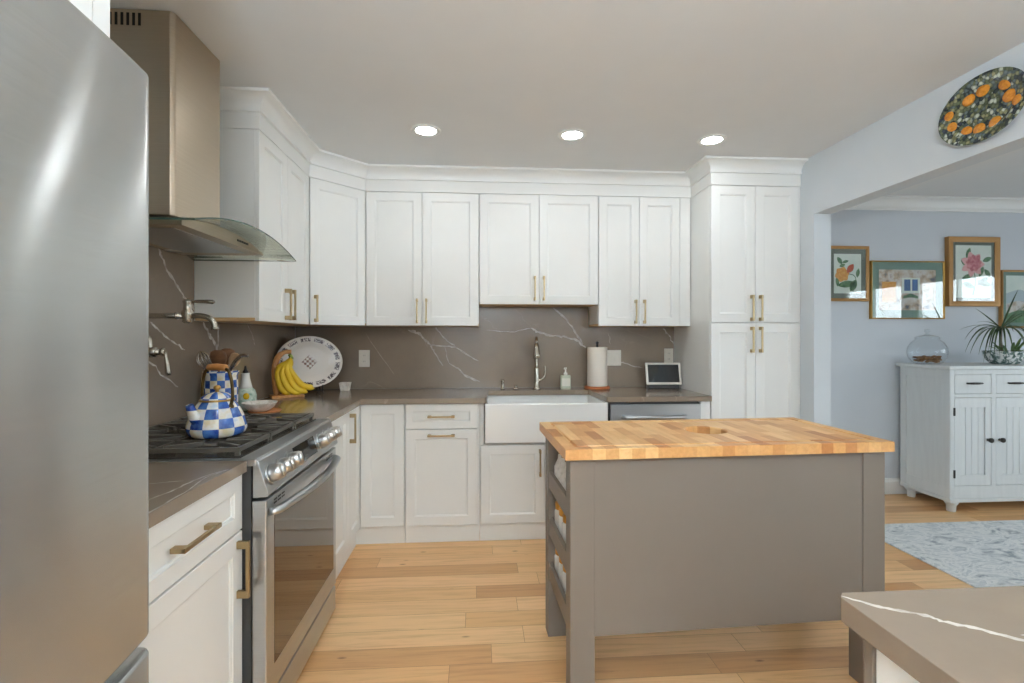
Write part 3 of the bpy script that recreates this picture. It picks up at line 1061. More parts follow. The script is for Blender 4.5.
vein(b, [(2.95, 1.37), (3.02, 1.30), (3.05, 1.25)], 0.005, left, nx)
tag(put('backsplash', b, [M['quartz'], M['vein']]), 'taupe quartz backsplash with white veins on the left wall behind the range', 'backsplash')
b = B()
b.prism([(-1.334, ZT + 0.0005), (P_X, ZT + 0.0005), (P_X, 1.374), (0.848, 1.374), (0.848, 1.524), (0.011, 1.524), (0.011, 1.374), (-1.334, 1.374)], 3.7002, 3.7095, 'y')
back = lambda x, z: (x, 3.7002, z)
ny = (0, -1, 0)
for p, w in (([(-0.517, 1.349), (-0.443, 1.327), (-0.391, 1.275), (-0.347, 1.237)], 0.020), ([(-0.347, 1.237), (-0.325, 1.185), (-0.258, 1.08)], 0.012),
             ([(-0.347, 1.237), (-0.28, 1.23), (-0.168, 1.222), (-0.019, 1.131)], 0.010), ([(-0.31, 1.37), (-0.295, 1.342), (-0.228, 1.267), (-0.168, 1.229)], 0.009),
             ([(-0.245, 1.225), (-0.213, 1.102)], 0.007), ([(-0.213, 1.102), (-0.131, 1.049), (-0.079, 0.996), (0.019, 0.958)], 0.010),
             ([(0.405, 1.365), (0.459, 1.335), (0.574, 1.305), (0.674, 1.297), (0.774, 1.266), (0.828, 1.213)], 0.016),
             ([(0.574, 1.52), (0.681, 1.427), (0.739, 1.343), (0.805, 1.243)], 0.014), ([(0.064, 1.35), (0.246, 1.335), (0.405, 1.365)], 0.005),
             ([(1.09, 1.105), (1.124, 1.097), (1.274, 1.058)], 0.010), ([(1.429, 1.362), (1.47, 1.32), (1.515, 1.243)], 0.012),
             ([(-0.131, 1.192), (0.011, 1.116)], 0.008), ([(-0.131, 1.034), (-0.004, 0.973)], 0.008), ([(1.0, 1.33), (1.02, 1.24)], 0.004), ([(-0.83, 1.33), (-0.62, 1.02)], 0.003)):
    vein(b, p, w, back, ny)
tag(put('backsplash', b, [M['quartz'], M['vein']]), 'taupe quartz backsplash with branching white veins on the back wall behind the sink', 'backsplash')

# ------------------------------------------------------------------ farmhouse sink, dishwasher
t = thing('farmhouse_sink', 'white apron-front farmhouse sink set into the back counter', 'sink', (0.43, 3.28, 0.64))
b = B()
x0, x1, y0, y1, z0, z1 = 0.045, 0.824, 3.058, 3.54, 0.632, 0.8795
w = 0.022
bm = b.bm
O = [bm.verts.new(c) for c in ((x0, y0, z0), (x1, y0, z0), (x1, y1, z0), (x0, y1, z0))]
T = [bm.verts.new(c) for c in ((x0, y0, z1), (x1, y0, z1), (x1, y1, z1), (x0, y1, z1))]
I = [bm.verts.new(c) for c in ((x0 + w, y0 + w, z1), (x1 - w, y0 + w, z1), (x1 - w, y1 - w, z1), (x0 + w, y1 - w, z1))]
J = [bm.verts.new(c) for c in ((x0 + w + .01, y0 + w + .01, z0 + .03), (x1 - w - .01, y0 + w + .01, z0 + .03), (x1 - w - .01, y1 - w - .01, z0 + .03), (x0 + w + .01, y1 - w - .01, z0 + .03))]
bm.faces.new(O[::-1])
for a, c in ((O, T), (T, I), (I, J)):
    for k in range(4):
        bm.faces.new((a[k], a[(k + 1) % 4], c[(k + 1) % 4], c[k]))
bm.faces.new(J)
put('basin', b, M['sink'], t, bevel=0.008, seg=3)
b = B(); b.lathe([(0.0, 0), (0.045, 0), (0.045, 0.004), (0.03, 0.005), (0.0, 0.002)], (0.43, 3.33, 0.663), 24)
put('drain', b, M['nickel'], t)

t = thing('dishwasher', 'stainless steel dishwasher under the counter left of the tall pantry', 'dishwasher', (1.15, 3.4, 0))
b = B(); b.box(0.848, 1.449, 3.11, 3.69, 0.10, 0.872)
put('body', b, M['dark_steel'], t)
b = B(); b.box(0.853, 1.447, 3.086, 3.11, 0.115, 0.862)
put('door', b, M['steel'], t, bevel=0.003)
b = B(); b.box(0.855, 1.445, 3.128, 3.15, 0.01, 0.10)
put('toe_kick', b, M['dark_steel'], t)
b = B()
b.tube([(0.935, 3.088, 0.785), (0.94, 3.06, 0.785)] + bez([(0.945, 3.05, 0.785), (1.15, 3.04, 0.785), (1.33, 3.05, 0.785)], 8) + [(1.335, 3.06, 0.785), (1.34, 3.088, 0.785)], 0.013, 12)
put('handle', b, M['steel'], t)

# ------------------------------------------------------------------ gas range
R0, R1 = 1.583, 2.345
t = thing('gas_range', 'stainless steel slide-in gas range with black grates and six knobs', 'stove', (-1.0, 1.964, 0))
b = B(); b.box(-1.334, -0.705, R0, R1, 0.02, 0.895)
put('body', b, M['dark_steel'], t)
b = B(); b.box(-1.334, -0.690, R0 - 0.001, R1 + 0.001, 0.895, 0.917)
b.box(-1.334, -1.29, R0, R1, 0.917, 0.93)
put('cooktop_trim', b, M['steel'], t, bevel=0.003)
b = B(); b.box(-1.285, -0.745, R0 + 0.02, R1 - 0.02, 0.916, 0.921)
put('cooktop', b, M['cooktop'], t)
# slanted control panel
b = B(); b.prism([(-0.70, 0.795), (-0.655, 0.798), (-0.652, 0.806), (-0.684, 0.908), (-0.694, 0.916), (-0.70, 0.916)], R0, R1, 'y')
cp = put('control_panel', b, M['steel'], t, bevel=0.002)
sl = Vector((0.102, 0, 0.032)).normalized()       # outward normal of the panel
up = Vector((-0.032, 0, 0.102)).normalized()


def on_panel(y, s, out):
    return Vector((-0.652, y, 0.806)) + up * s + sl * out


b = B()
pts = [on_panel(y, s, 0.0006) for y, s in ((1.85, 0.02), (2.075, 0.02), (2.075, 0.088), (1.85, 0.088))]
pts2 = [on_panel(y, s, -0.004) for y, s in ((1.85, 0.02), (2.075, 0.02), (2.075, 0.088), (1.85, 0.088))]
v = [b.bm.verts.new(p) for p in pts2 + pts]
for q in ((3, 2, 1, 0), (4, 5, 6, 7), (0, 1, 5, 4), (1, 2, 6, 5), (2, 3, 7, 6), (3, 0, 4, 7)):
    b.bm.faces.new([v[i] for i in q])
put('display', b, M['screen'], cp)
for y in (1.635, 1.718, 1.80, 2.13, 2.21, 2.288):
    b = B()
    b.tube([on_panel(y, 0.053, d) for d in (-0.002, 0.006)], 0.034, 24)
    put('knob_plate', b, M['steel'], cp)
    b = B()
    b.tube([on_panel(y, 0.053, d) for d in (0.006, 0.010, 0.038, 0.042)], [0.027, 0.0285, 0.025, 0.021], 24)
    g0, g1 = on_panel(y, 0.032, 0.040), on_panel(y, 0.074, 0.040)
    b.tube([g0, g1], 0.0085, 8)
    put('knob', b, M['knob'], cp)
# oven door
b = B(); b.box(-0.705, -0.660, R0 + 0.003, R1 - 0.003, 0.150, 0.785)
dr = put('oven_door', b, M['steel'], t, bevel=0.004)
b = B(); b.box(-0.668, -0.6585, R0 + 0.062, R1 - 0.045, 0.236, 0.722)
put('window', b, M['oven_glass'], dr, bevel=0.001)
b = B()
hp = [(-0.662, R0 + 0.03, 0.742), (-0.645, R0 + 0.045, 0.742)] + [(-0.640 + 0.030 * sin(pi * k / 16), R0 + 0.055 + (R1 - R0 - 0.11) * k / 16, 0.742) for k in range(17)] + [(-0.645, R1 - 0.045, 0.742), (-0.662, R1 - 0.03, 0.742)]
b.tube(hp, 0.017, 12, flat=0.75)
put('handle', b, M['steel'], dr)
for s in (R0 + 0.06, R1 - 0.15):
    b = B()
    for j in range(3):
        for k in range(2):
            b.box(-0.6605, -0.6592, s + j * 0.032, s + j * 0.032 + 0.024, 0.767 - k * 0.011, 0.772 - k * 0.011)
    put('vent_slots', b, M['black'], dr)
b = B(); b.box(-0.705, -0.662, R0 + 0.003, R1 - 0.003, 0.032, 0.138)
put('warming_drawer', b, M['steel'], t, bevel=0.003)
for y in (R0 + 0.04, R1 - 0.04):
    for x in (-0.74, -1.28):
        b = B(); b.cyl((x, y, 0.0), 0.018, 0.021)
        put('foot', b, M['black'], t)
# burners
for x, y, r in ((-1.14, 1.74, 0.045), (-0.90, 1.74, 0.055), (-1.02, 1.964, 0.05), (-1.14, 2.19, 0.04), (-0.90, 2.19, 0.05)):
    b = B(); b.lathe([(r + 0.012, 0), (r + 0.012, 0.006), (r, 0.010), (r - 0.004, 0.013), (0, 0.013)], (x, y, 0.921), 24)
    bn = put('burner', b, M['nickel'], t)
    b = B(); b.lathe([(r - 0.004, 0.0), (r - 0.004, 0.006), (r - 0.012, 0.009), (0, 0.009)], (x, y, 0.934), 24)
    put('burner_cap', b, M['iron'], bn)
# three cast iron grates
ZG0, ZG1 = 0.934, 0.948
for g in range(3):
    ya = R0 + 0.022 + g * (R1 - R0 - 0.044) / 3 + 0.003
    yb = R0 + 0.022 + (g + 1) * (R1 - R0 - 0.044) / 3 - 0.003
    xa, xb = -1.28, -0.752
    b = B()
    w = 0.006
    def bar(x0, y0, x1, y1, za=ZG0, zb=ZG1):
        d = Vector((x1 - x0, y1 - y0, 0)).normalized()
        n = Vector((-d.y, d.x, 0)) * w
        p = [Vector((x0, y0, 0)) + n, Vector((x1, y1, 0)) + n, Vector((x1, y1, 0)) - n, Vector((x0, y0, 0)) - n]
        b.prism([(q.x, q.y) for q in p], za, zb)
    bar(xa, ya + w, xb, ya + w); bar(xa, yb - w, xb, yb - w); bar(xa + w, ya, xa + w, yb); bar(xb - w, ya, xb - w, yb)
    ym = (ya + yb) / 2
    xm = (xa + xb) / 2
    bar(xm, ya, xm, yb)
    for bx_ in (xa + 0.133, xb - 0.133):
        for a in (45, 135, 225, 315):
            ca, sa = cos(radians(a)), sin(radians(a))
            bar(bx_ + 0.035 * ca, ym + 0.035 * sa, bx_ + 0.165 * ca if abs(0.165 * ca) < 0.13 else bx_ + 0.128 * ca, ym + min(0.118, 0.165) * sa, ZG0 + 0.002, ZG1 + 0.002)
        bar(bx_ - 0.128, ym, bx_ - 0.035, ym, ZG0, ZG1 + 0.002); bar(bx_ + 0.035, ym, bx_ + 0.128, ym, ZG0, ZG1 + 0.002)
    for x, y in ((xa + .01, ya + .01), (xa + .01, yb - .01), (xb - .01, ya + .01), (xb - .01, yb - .01)):
        b.box(x - 0.007, x + 0.007, y - 0.007, y + 0.007, 0.9205, ZG0 + 0.003)
    put('grate', b, M['iron'], t, bevel=0.0015)

# ------------------------------------------------------------------ range hood
HY = 1.9875
zh = lambda y: 1.724 - 0.36 * (y - HY) ** 2
t = thing('range_hood', 'stainless steel chimney range hood with curved glass canopy above the range', 'range hood', (-1.1, HY, 1.66))
b = B()
b.prism([(-1.334, 1.808), (-1.082, 1.808), (-1.070, 1.820), (-1.070, 2.123), (-1.082, 2.135), (-1.334, 2.135)], 1.7285, 2.450)
ch = put('chimney', b, M['hood'], t, bevel=0.004)
b = B()
for k in range(7):
    x = -1.305 + k * 0.0195
    b.box(x, x + 0.009, 1.8068, 1.8078, 2.392, 2.436)
put('vent_slots', b, M['black'], ch)
b = B()
n = 28
ys = [HY - 0.42 + 0.84 * k / n for k in range(n + 1)]
xb_, xf = -1.334, -0.865
up_, dn = [], []
for y in ys:
    up_.append((b.bm.verts.new((xb_, y, zh(y) + 0.003)), b.bm.verts.new((xf, y, zh(y) + 0.003))))
    dn.append((b.bm.verts.new((xb_, y, zh(y) - 0.003)), b.bm.verts.new((xf, y, zh(y) - 0.003))))
for k in range(n):
    for r in (up_, dn):
        f = b.bm.faces.new((r[k][0], r[k][1], r[k + 1][1], r[k + 1][0])); f.smooth = True
    for s in (0, 1):
        f = b.bm.faces.new((up_[k][s], up_[k + 1][s], dn[k + 1][s], dn[k][s])); f.material_index = 1
for k in (0, n):
    f = b.bm.faces.new((up_[k][0], up_[k][1], dn[k][1], dn[k][0])); f.material_index = 1
put('glass_canopy', b, [M['hood_glass'], M['glass_edge']], t)
b = B()
HA, HB = 1.70, 2.322
arc = [(HB - (HB - HA) * k / 24, zh(HB - (HB - HA) * k / 24) - 0.0045) for k in range(25)]
b.prism([(HA, 1.671), (HB, 1.671)] + arc, -1.334, -0.979, 'x')
bd = put('body', b, M['hood'], t, bevel=0.0015)
b = B()
for k in range(5):
    y = 2.075 + k * 0.020
    b.box(-0.9795, -0.9765, y, y + 0.013, 1.690, 1.698)
put('buttons', b, M['black'], bd)
b = B(); b.box(-1.29, -1.03, HY - 0.24, HY + 0.26, 1.6685, 1.672)
put('filter', b, M['steel'], bd, bevel=0.001)
for y in (HY - 0.22, HY + 0.22):
    b = B(); b.lathe([(0.0, -0.005), (0.03, -0.005), (0.034, -0.001), (0.034, 0.0), (0, 0)], (-1.305, y, 1.671), 20)
    put('hood_lamp', b, M['ceramic'], bd)

# ------------------------------------------------------------------ refrigerator and its surround
t = thing('refrigerator', 'stainless steel french-door refrigerator with rounded doors at the left edge', 'refrigerator', (-1.0, 0.485, 0))
b = B(); b.box(-1.33, -0.70, 0.035, 0.935, 0.02, 1.765)
put('body', b, M['dark_steel'], t, bevel=0.004)


def fridge_front(y0, y1, z0, z1, xe, bow):
    """front bowed in plan with rounded vertical edges"""
    pl = []
    n = 44
    for k in range(n + 1):
        s = 0.5 - 0.5 * cos(pi * k / n)
        y = y0 + (y1 - y0) * s
        e = min(s, 1 - s) * (y1 - y0)
        rnd = 0.022 * (1 - math.sqrt(max(0, 1 - (1 - min(e / 0.022, 1)) ** 2)))
        yy = (y - 0.485) / 0.45
        pl.append((xe + bow * (1 - yy * yy) - rnd, y))
    b = B()
    b.prism([(-0.698, y0)] + pl + [(-0.698, y1)], z0, z1)
    for f in b.bm.faces:
        if abs(f.normal.z) < 0.5:
            f.smooth = True
    return b


for ya, yb in ((0.035, 0.483), (0.487, 0.940)):
    d = put('door', fridge_front(ya, yb, 0.762, 1.772, -0.590, 0.030), M['fridge'], t, bevel=0.006)
    hy = 0.44 if ya < 0.2 else 0.53
    b = B(); b.tube([(-0.575, hy, 0.86), (-0.530, hy, 0.87), (-0.522, hy, 0.90), (-0.522, hy, 1.62), (-0.530, hy, 1.65), (-0.575, hy, 1.66)], 0.013, 12)
    put('handle', b, M['fridge'], d)
d = put('freezer_drawer', fridge_front(0.035, 0.940, 0.08, 0.736, -0.590, 0.030), M['fridge'], t, bevel=0.006)
b = B(); b.tube([(-0.575, 0.12, 0.66), (-0.532, 0.13, 0.66), (-0.524, 0.16, 0.66), (-0.524, 0.81, 0.66), (-0.532, 0.84, 0.66), (-0.575, 0.85, 0.66)], 0.013, 12)
put('handle', b, M['fridge'], d)
b = B(); b.box(-0.76, -0.68, 0.05, 0.92, 0.0, 0.075)
put('kick_grille', b, M['black'], t)

t = thing('over_fridge_cabinet', 'white cabinet above the refrigerator beside the hood chimney', 'cabinet', (-1.0, 0.5, 1.83))
b = B(); b.box(-1.34, -0.731, 0.03, 0.960, 1.83, 2.449)
put('body', b, M['white'], t)
front('door', t, 'E', 0.032, 0.494, -0.710, 1.832, 2.40, (-0.03, 1.93, True))
front('door', t, 'E', 0.497, 0.959, -0.710, 1.832, 2.40, (0.03, 1.93, True))
b = B(); b.box(-1.34, -0.712, 0.963, 1.005, 0.0, 2.449)
tag(put('end_panel', b, M['white'], bevel=0.001), 'full-height white end panel between refrigerator and short countertop', 'panel')

# ------------------------------------------------------------------ pot filler
t = thing('pot_filler', 'brushed nickel double-jointed pot filler faucet on the wall above the range', 'faucet', (-1.3, 1.985, 1.24))
PY = 1.985
b = B(); b.lathe([(0.0, 0)], (0, 0, 0)) if False else b.tube([(-1.335, PY, 1.240), (-1.330, PY, 1.240), (-1.324, PY, 1.240)], [0.034, 0.034, 0.026], 24)
put('wall_flange', b, M['nickel'], t)
b = B()
b.tube([(-1.326, PY, 1.240), (-1.215, PY, 1.240)], 0.012, 14)
b.tube([(-1.30, PY, 1.240), (-1.295, PY, 1.240), (-1.24, PY, 1.240), (-1.235, PY, 1.240)], [0.014, 0.020, 0.020, 0.014], 16)
b.tube([(-1.222, PY, 1.240), (-1.214, PY, 1.240), (-1.204, PY, 1.240)], [0.013, 0.017, 0.012], 16)
b.tube([(-1.262, PY, 1.245)] + bez([(-1.262, PY, 1.262), (-1.266, PY, 1.290), (-1.285, PY, 1.305), (-1.306, PY, 1.316), (-1.310, PY, 1.340), (-1.310, PY, 1.372)], 6), 0.0105, 12)
put('valve', b, M['nickel'], t)
b = B()
b.tube([(-1.205, PY, 1.240), (-1.203, PY, 1.222), (-1.198, PY, 1.195), (-1.194, PY, 1.160), (-1.193, PY, 1.150)], [0.006, 0.006, 0.008, 0.011, 0.007], 12)
put('lever', b, M['nickel'], t)
b = B()
b.tube([(-1.310, PY, 1.374), (-1.310, PY, 1.396)], 0.016, 16)
b.tube([(-1.310, PY, 1.380), (-1.125, PY, 1.380)], 0.0105, 14)
b.tube([(-1.165, PY, 1.380), (-1.158, PY, 1.380)], 0.014, 16)
put('arm', b, M['nickel'], t)
b = B()
b.lathe([(0.012, 0), (0.019, 0.006), (0.017, 0.020), (0.021, 0.030), (0.021, 0.044), (0.015, 0.052), (0.015, 0.078), (0.018, 0.084), (0.010, 0.092), (0.0, 0.094)], (-1.122, PY, 1.352), 20)
put('joint', b, M['nickel'], t)
b = B()
b.tube([(-1.122, PY, 1.436), (-1.095, PY, 1.437), (-1.050, PY, 1.436), (-1.028, PY, 1.435), (-1.022, PY, 1.435)], [0.006, 0.006, 0.008, 0.0085, 0.005], 12)
put('lever', b, M['nickel'], t)
b = B()
b.tube(bez([(-1.105, PY, 1.380), (-1.075, PY, 1.381), (-1.045, PY, 1.374), (-1.026, PY, 1.356), (-1.020, PY, 1.332)], 6), 0.0105, 12)
b.tube([(-1.0203, PY, 1.336), (-1.020, PY, 1.326)], 0.014, 14)
put('spout', b, M['nickel'], t)

# ------------------------------------------------------------------ kettle on the front burner
KX, KY, KZ = -0.925, 1.815, 0.951
t = thing('tea_kettle', 'round blue and white checked enamel tea kettle on the front burner', 'kettle', (KX, KY, KZ))
b = B()
b.lathe([(0.078, 0.0), (0.090, 0.008), (0.0955, 0.024), (0.094, 0.042), (0.086, 0.066), (0.075, 0.090), (0.063, 0.111), (0.054, 0.122), (0.050, 0.124), (0.0, 0.124)], (KX, KY, KZ), 40)
put('body', b, M['check_big'], t)
b = B()
b.lathe([(0.053, 0.123), (0.054, 0.127), (0.050, 0.136), (0.034, 0.147), (0.014, 0.152), (0.0, 0.153)], (KX, KY, KZ), 32)
lid = put('lid', b, M['check_big'], t)
b = B(); b.lathe([(0.007, 0.151), (0.006, 0.158), (0.011, 0.163), (0.012, 0.169), (0.007, 0.175), (0, 0.176)], (KX, KY, KZ), 18)
put('lid_knob', b, M['gold'], lid)
b = B(); b.lathe([(0.0545, 0.121), (0.0565, 0.123), (0.0565, 0.126), (0.0545, 0.128)], (KX, KY, KZ), 32)
put('rim_band', b, M['gold'], t)
sd = Vector((-0.42, -0.90, 0)).normalized()
b = B()
c0 = Vector((KX, KY, KZ))
b.tube([c0 + sd * 0.066 + Vector((0, 0, 0.055)), c0 + sd * 0.088 + Vector((0, 0, 0.080)), c0 + sd * 0.096 + Vector((0, 0, 0.102)), c0 + sd * 0.102 + Vector((0, 0, 0.118))], [0.024, 0.018, 0.014, 0.012], 14)
put('spout', b, M['check_big'], t)
hd = Vector((0.93, -0.37, 0)).normalized()
b = B()
def hp_(s, z):
    return c0 + hd * s + Vector((0, 0, z))
for s in (-1, 1):
    b.tube(bez([hp_(0.060 * s, 0.098), hp_(0.070 * s, 0.135), hp_(0.068 * s, 0.18), hp_(0.056 * s, 0.222), hp_(0.038 * s, 0.236)], 6), 0.0055, 10)
    b.ball(hp_(0.060 * s, 0.102), 0.012)
put('handle', b, M['bronze'], t)
b = B(); b.tube([hp_(-0.042, 0.238), hp_(-0.036, 0.239), hp_(0.0, 0.241), hp_(0.036, 0.239), hp_(0.042, 0.238)], [0.009, 0.012, 0.0125, 0.012, 0.009], 16)
put('grip', b, M['wood'], t)

# ------------------------------------------------------------------ utensil crock with utensils behind the kettle
CX, CY = -1.222, 2.435
b = B(); b.lathe([(0.066, 0), (0.070, 0.004), (0.072, 0.06), (0.072, 0.15), (0.070, 0.20), (0.076, 0.216), (0.077, 0.222), (0.073, 0.222), (0.066, 0.205), (0.066, 0.01), (0, 0.01)], (CX, CY, ZT), 36)
tag(put('utensil_crock', b, M['check_small'], base=(CX, CY, ZT)), 'tall blue and white checked utensil crock on the counter behind the kettle', 'crock')


def utensil(name, mat, label, cat, foot, tip, head):
    b = B()
    p0 = Vector((CX, CY, ZT)) + Vector(foot)
    p1 = Vector((CX, CY, ZT)) + Vector(tip)
    d = (p1 - p0).normalized()
    b.tube([p0, p0.lerp(p1, 0.6), p1], [0.0045, 0.0045, 0.005], 8)
    side = d.cross(Vector((0, 1, 0))).normalized()
    fw = side.cross(d).normalized()
    mx = Matrix((side.to_4d(), fw.to_4d(), d.to_4d(), (0, 0, 0, 1))).transposed()
    mx = Matrix.Translation(p1) @ Matrix(((side.x, fw.x, d.x, 0), (side.y, fw.y, d.y, 0), (side.z, fw.z, d.z, 0), (0, 0, 0, 1)))
    b.mx = mx
    head(b)
    return tag(put(name, b, mat), label, cat, 'utensils in the checked crock')


def spoon(w, h):
    def f(b):
        prof = [(0.0, -0.01), (0.3, 0.006), (0.75, h * 0.25), (1.0, h * 0.55), (0.85, h * 0.85), (0.45, h * 0.98), (0.0, h)]
        b.lathe([(r * w, z) for r, z in prof], (0, 0, 0), 16, 1.0, 0.2)
    return f


def whisk(b):
    for k in range(5):
        a = pi * k / 5
        b.tube(bez([(0.004 * cos(a), 0.004 * sin(a), 0), (0.026 * cos(a), 0.026 * sin(a), 0.045), (0.022 * cos(a), 0.022 * sin(a), 0.075), (0, 0, 0.095), (-0.022 * cos(a), -0.022 * sin(a), 0.075), (-0.026 * cos(a), -0.026 * sin(a), 0.045), (-0.004 * cos(a), -0.004 * sin(a), 0)], 4), 0.003, 6)


def hookend(b):
    b.tube(bez([(0, 0, 0), (0.010, 0, 0.018), (0.028, 0, 0.030), (0.050, 0, 0.034), (0.060, 0, 0.030)], 5), [0.006] * 10 + [0.0065] * 11, 8, flat=0.6)


utensil('whisk', M['silver'], 'shiny silver whisk leaning left in the checked crock', 'whisk', (0.01, 0.0, 0.02), (-0.047, -0.03, 0.225), whisk)
utensil('serving_spoon', M['dark_wood'], 'broad dark brown wooden spoon upright in the middle of the checked crock', 'spoon', (-0.01, 0.01, 0.02), (0.002, -0.028, 0.240), spoon(0.042, 0.085))
utensil('serving_spoon', M['pale_wood'], 'pale wooden spoon leaning right in the checked crock', 'spoon', (-0.02, 0, 0.02), (0.046, 0.004, 0.235), spoon(0.028, 0.075))
b = B()
b.tube(bez([(CX - 0.03, CY, ZT + 0.05), (CX + 0.02, CY, ZT + 0.17), (CX + 0.050, CY - 0.004, ZT + 0.240), (CX + 0.078, CY - 0.012, ZT + 0.278), (CX + 0.108, CY - 0.022, ZT + 0.296), (CX + 0.138, CY - 0.032, ZT + 0.294)], 6), [0.006] * 12 + [0.009] * 15 + [0.007] * 4, 10, flat=0.7)
tag(put('ladle', b, M['silver']), 'silver ladle with curved handle leaning far right out of the checked crock', 'ladle', 'utensils in the checked crock')
utensil('slotted_turner', M['dark_wood'], 'brown wooden turner behind the broad spoon in the checked crock', 'turner', (0.0, 0.02, 0.02), (0.006, 0.035, 0.25), spoon(0.042, 0.08))

# ------------------------------------------------------------------ oil cruet, bowl, dish
t = thing('oil_cruet', 'white ceramic cruet painted with a lemon, on the counter beside the crock', 'bottle', (-1.215, 2.665, ZT))
b = B(); b.lathe([(0.042, 0), (0.051, 0.006), (0.054, 0.035), (0.053, 0.080), (0.046, 0.104), (0.032, 0.118), (0, 0.118)], (-1.215, 2.665, ZT), 28)
b.i = 1; b.ball((-1.190, 2.617, ZT + 0.078), 0.017, 1, 0.4, 1.0)
put('body', b, [M['cruet_green'], M['lemon']], t)
b = B(); b.lathe([(0.034, 0.117), (0.029, 0.135), (0.022, 0.165), (0.019, 0.19), (0.022, 0.195), (0.0, 0.195)], (-1.215, 2.665, ZT), 24)
put('neck', b, M['ceramic'], t)
b = B(); b.lathe([(0.012, 0.195), (0.013, 0.205), (0.007, 0.212), (0.004, 0.232), (0.0, 0.232)], (-1.215, 2.665, ZT), 16)
put('pourer', b, M['black'], t)

b = B(); b.lathe([(0.05, 0), (0.070, 0.003), (0.078, 0.012), (0.076, 0.015), (0.068, 0.011), (0.05, 0.008), (0, 0.008)], (-1.075, 2.565, ZT), 28)
tag(put('saucer', b, M['terracotta']), 'small terracotta-coloured dish on the counter behind the range under the white bowl', 'dish')
b = B(); b.lathe([(0.030, 0), (0.045, 0.004), (0.068, 0.022), (0.080, 0.042), (0.083, 0.046), (0.079, 0.046), (0.062, 0.026), (0.040, 0.010), (0, 0.008)], (-1.100, 2.565, ZT + 0.0085), 32)
tag(put('bowl', b, M['speckled']), 'small speckled white bowl behind the range', 'bowl')

# ------------------------------------------------------------------ banana stand and bananas
BR = radians(30)
bx0 = Vector((-1.215, 3.225, ZT))
R30 = Matrix.Translation(bx0) @ Matrix.Rotation(BR, 4, 'Z')
t = thing('banana_stand', 'wooden banana stand with curved hook in the counter corner', 'banana stand', tuple(bx0))
b = B(R30); b.box(-0.095, 0.095, -0.058, 0.058, 0.0, 0.017)
put('base', b, M['wood'], t, bevel=0.003)
b = B(R30)
pth = bez([(-0.055, 0.015, 0.015), (-0.066, 0.015, 0.10), (-0.068, 0.015, 0.19), (-0.05, 0.015, 0.255), (-0.012, 0.015, 0.286), (0.028, 0.012, 0.288)], 6)
b.tube(pth, [0.019] * 12 + [0.018] * 10 + [0.014] * (len(pth) - 22), 14, flat=0.75)
put('stem', b, M['wood'], t)
b = B(R30); b.tube(bez([(0.022, 0.012, 0.284), (0.024, 0.0, 0.268), (0.022, -0.014, 0.262), (0.02, -0.022, 0.270)], 5), 0.0035, 8)
put('hook', b, M['nickel'], t)
t = thing('banana_bunch', 'bunch of ripe yellow bananas hanging on the wooden stand', 'bananas', tuple(bx0 + Vector((0, 0, 0.04))))
stalk = Vector((0.020, -0.014, 0.262))
b = B(R30)
b.tube([stalk + Vector((-0.01, 0, 0.012)), stalk, stalk + Vector((0.004, -0.004, -0.018))], [0.009, 0.012, 0.014], 10)
put('stalk', b, M['banana_tip'], t)
for k, (bx_, bz, cx_, cz, ex, ez, ey) in enumerate(((-0.056, 0.165, -0.048, 0.085, 0.004, 0.030, -0.040), (-0.036, 0.165, -0.014, 0.082, 0.058, 0.030, -0.058), (-0.014, 0.175, 0.020, 0.092, 0.098, 0.036, -0.062), (0.006, 0.185, 0.052, 0.110, 0.140, 0.056, -0.054), (-0.050, 0.185, -0.050, 0.115, -0.016, 0.050, -0.016))):
    b = B(R30)
    p = bez([stalk + Vector((0, -0.003 - 0.002 * k, -0.010)), stalk + Vector((bx_ * 0.35 - 0.004, ey * 0.3, -0.040)), (bx_, ey * 0.75 - 0.012, bz), (cx_, ey, cz), ((cx_ + ex) / 2 - 0.004, ey, ez + 0.014), (ex, ey + 0.004, ez), (ex + 0.010, ey + 0.006, ez + 0.003)], 5)
    m = len(p)
    rr = [0.006 + 0.0135 * min(1, (i / m) / 0.22) if i / m < 0.22 else (0.0195 if i / m < 0.78 else 0.0195 - 0.014 * ((i / m - 0.78) / 0.22)) for i in range(m)]
    rr[-1] = 0.004
    b.tube(p, rr, 7)
    put('banana', b, M['banana'], t)

# ------------------------------------------------------------------ oval platter on its stand
PC = Vector((-1.139, 3.418, 1.127))
tilt = radians(-12)


def oval_plate(b, a, c, n=56, depth=0.02):
    """shallow oval dish facing +z in local coordinates, rim at z=depth"""
    prof = [(0.55, 0.0), (0.62, 0.002), (0.72, depth * 0.55), (0.80, depth * 0.75), (0.97, depth), (1.0, depth), (0.99, depth - 0.005), (0.80, depth * 0.75 - 0.006), (0.66, depth * 0.2 - 0.006), (0.55, -0.006)]
    rings = []
    for r, z in prof:
        rings.append([b.bm.verts.new((a * r * cos(2 * pi * k / n), c * r * sin(2 * pi * k / n), z)) for k in range(n)])
    fs = [b.bm.faces.new(rings[0][::-1]), b.bm.faces.new(rings[-1])]
    for p, q in zip(rings, rings[1:]):
        for k in range(n):
            fs.append(b.bm.faces.new((p[k], p[(k + 1) % n], q[(k + 1) % n], q[k])))
    for f in fs:
        f.smooth = True
    return b


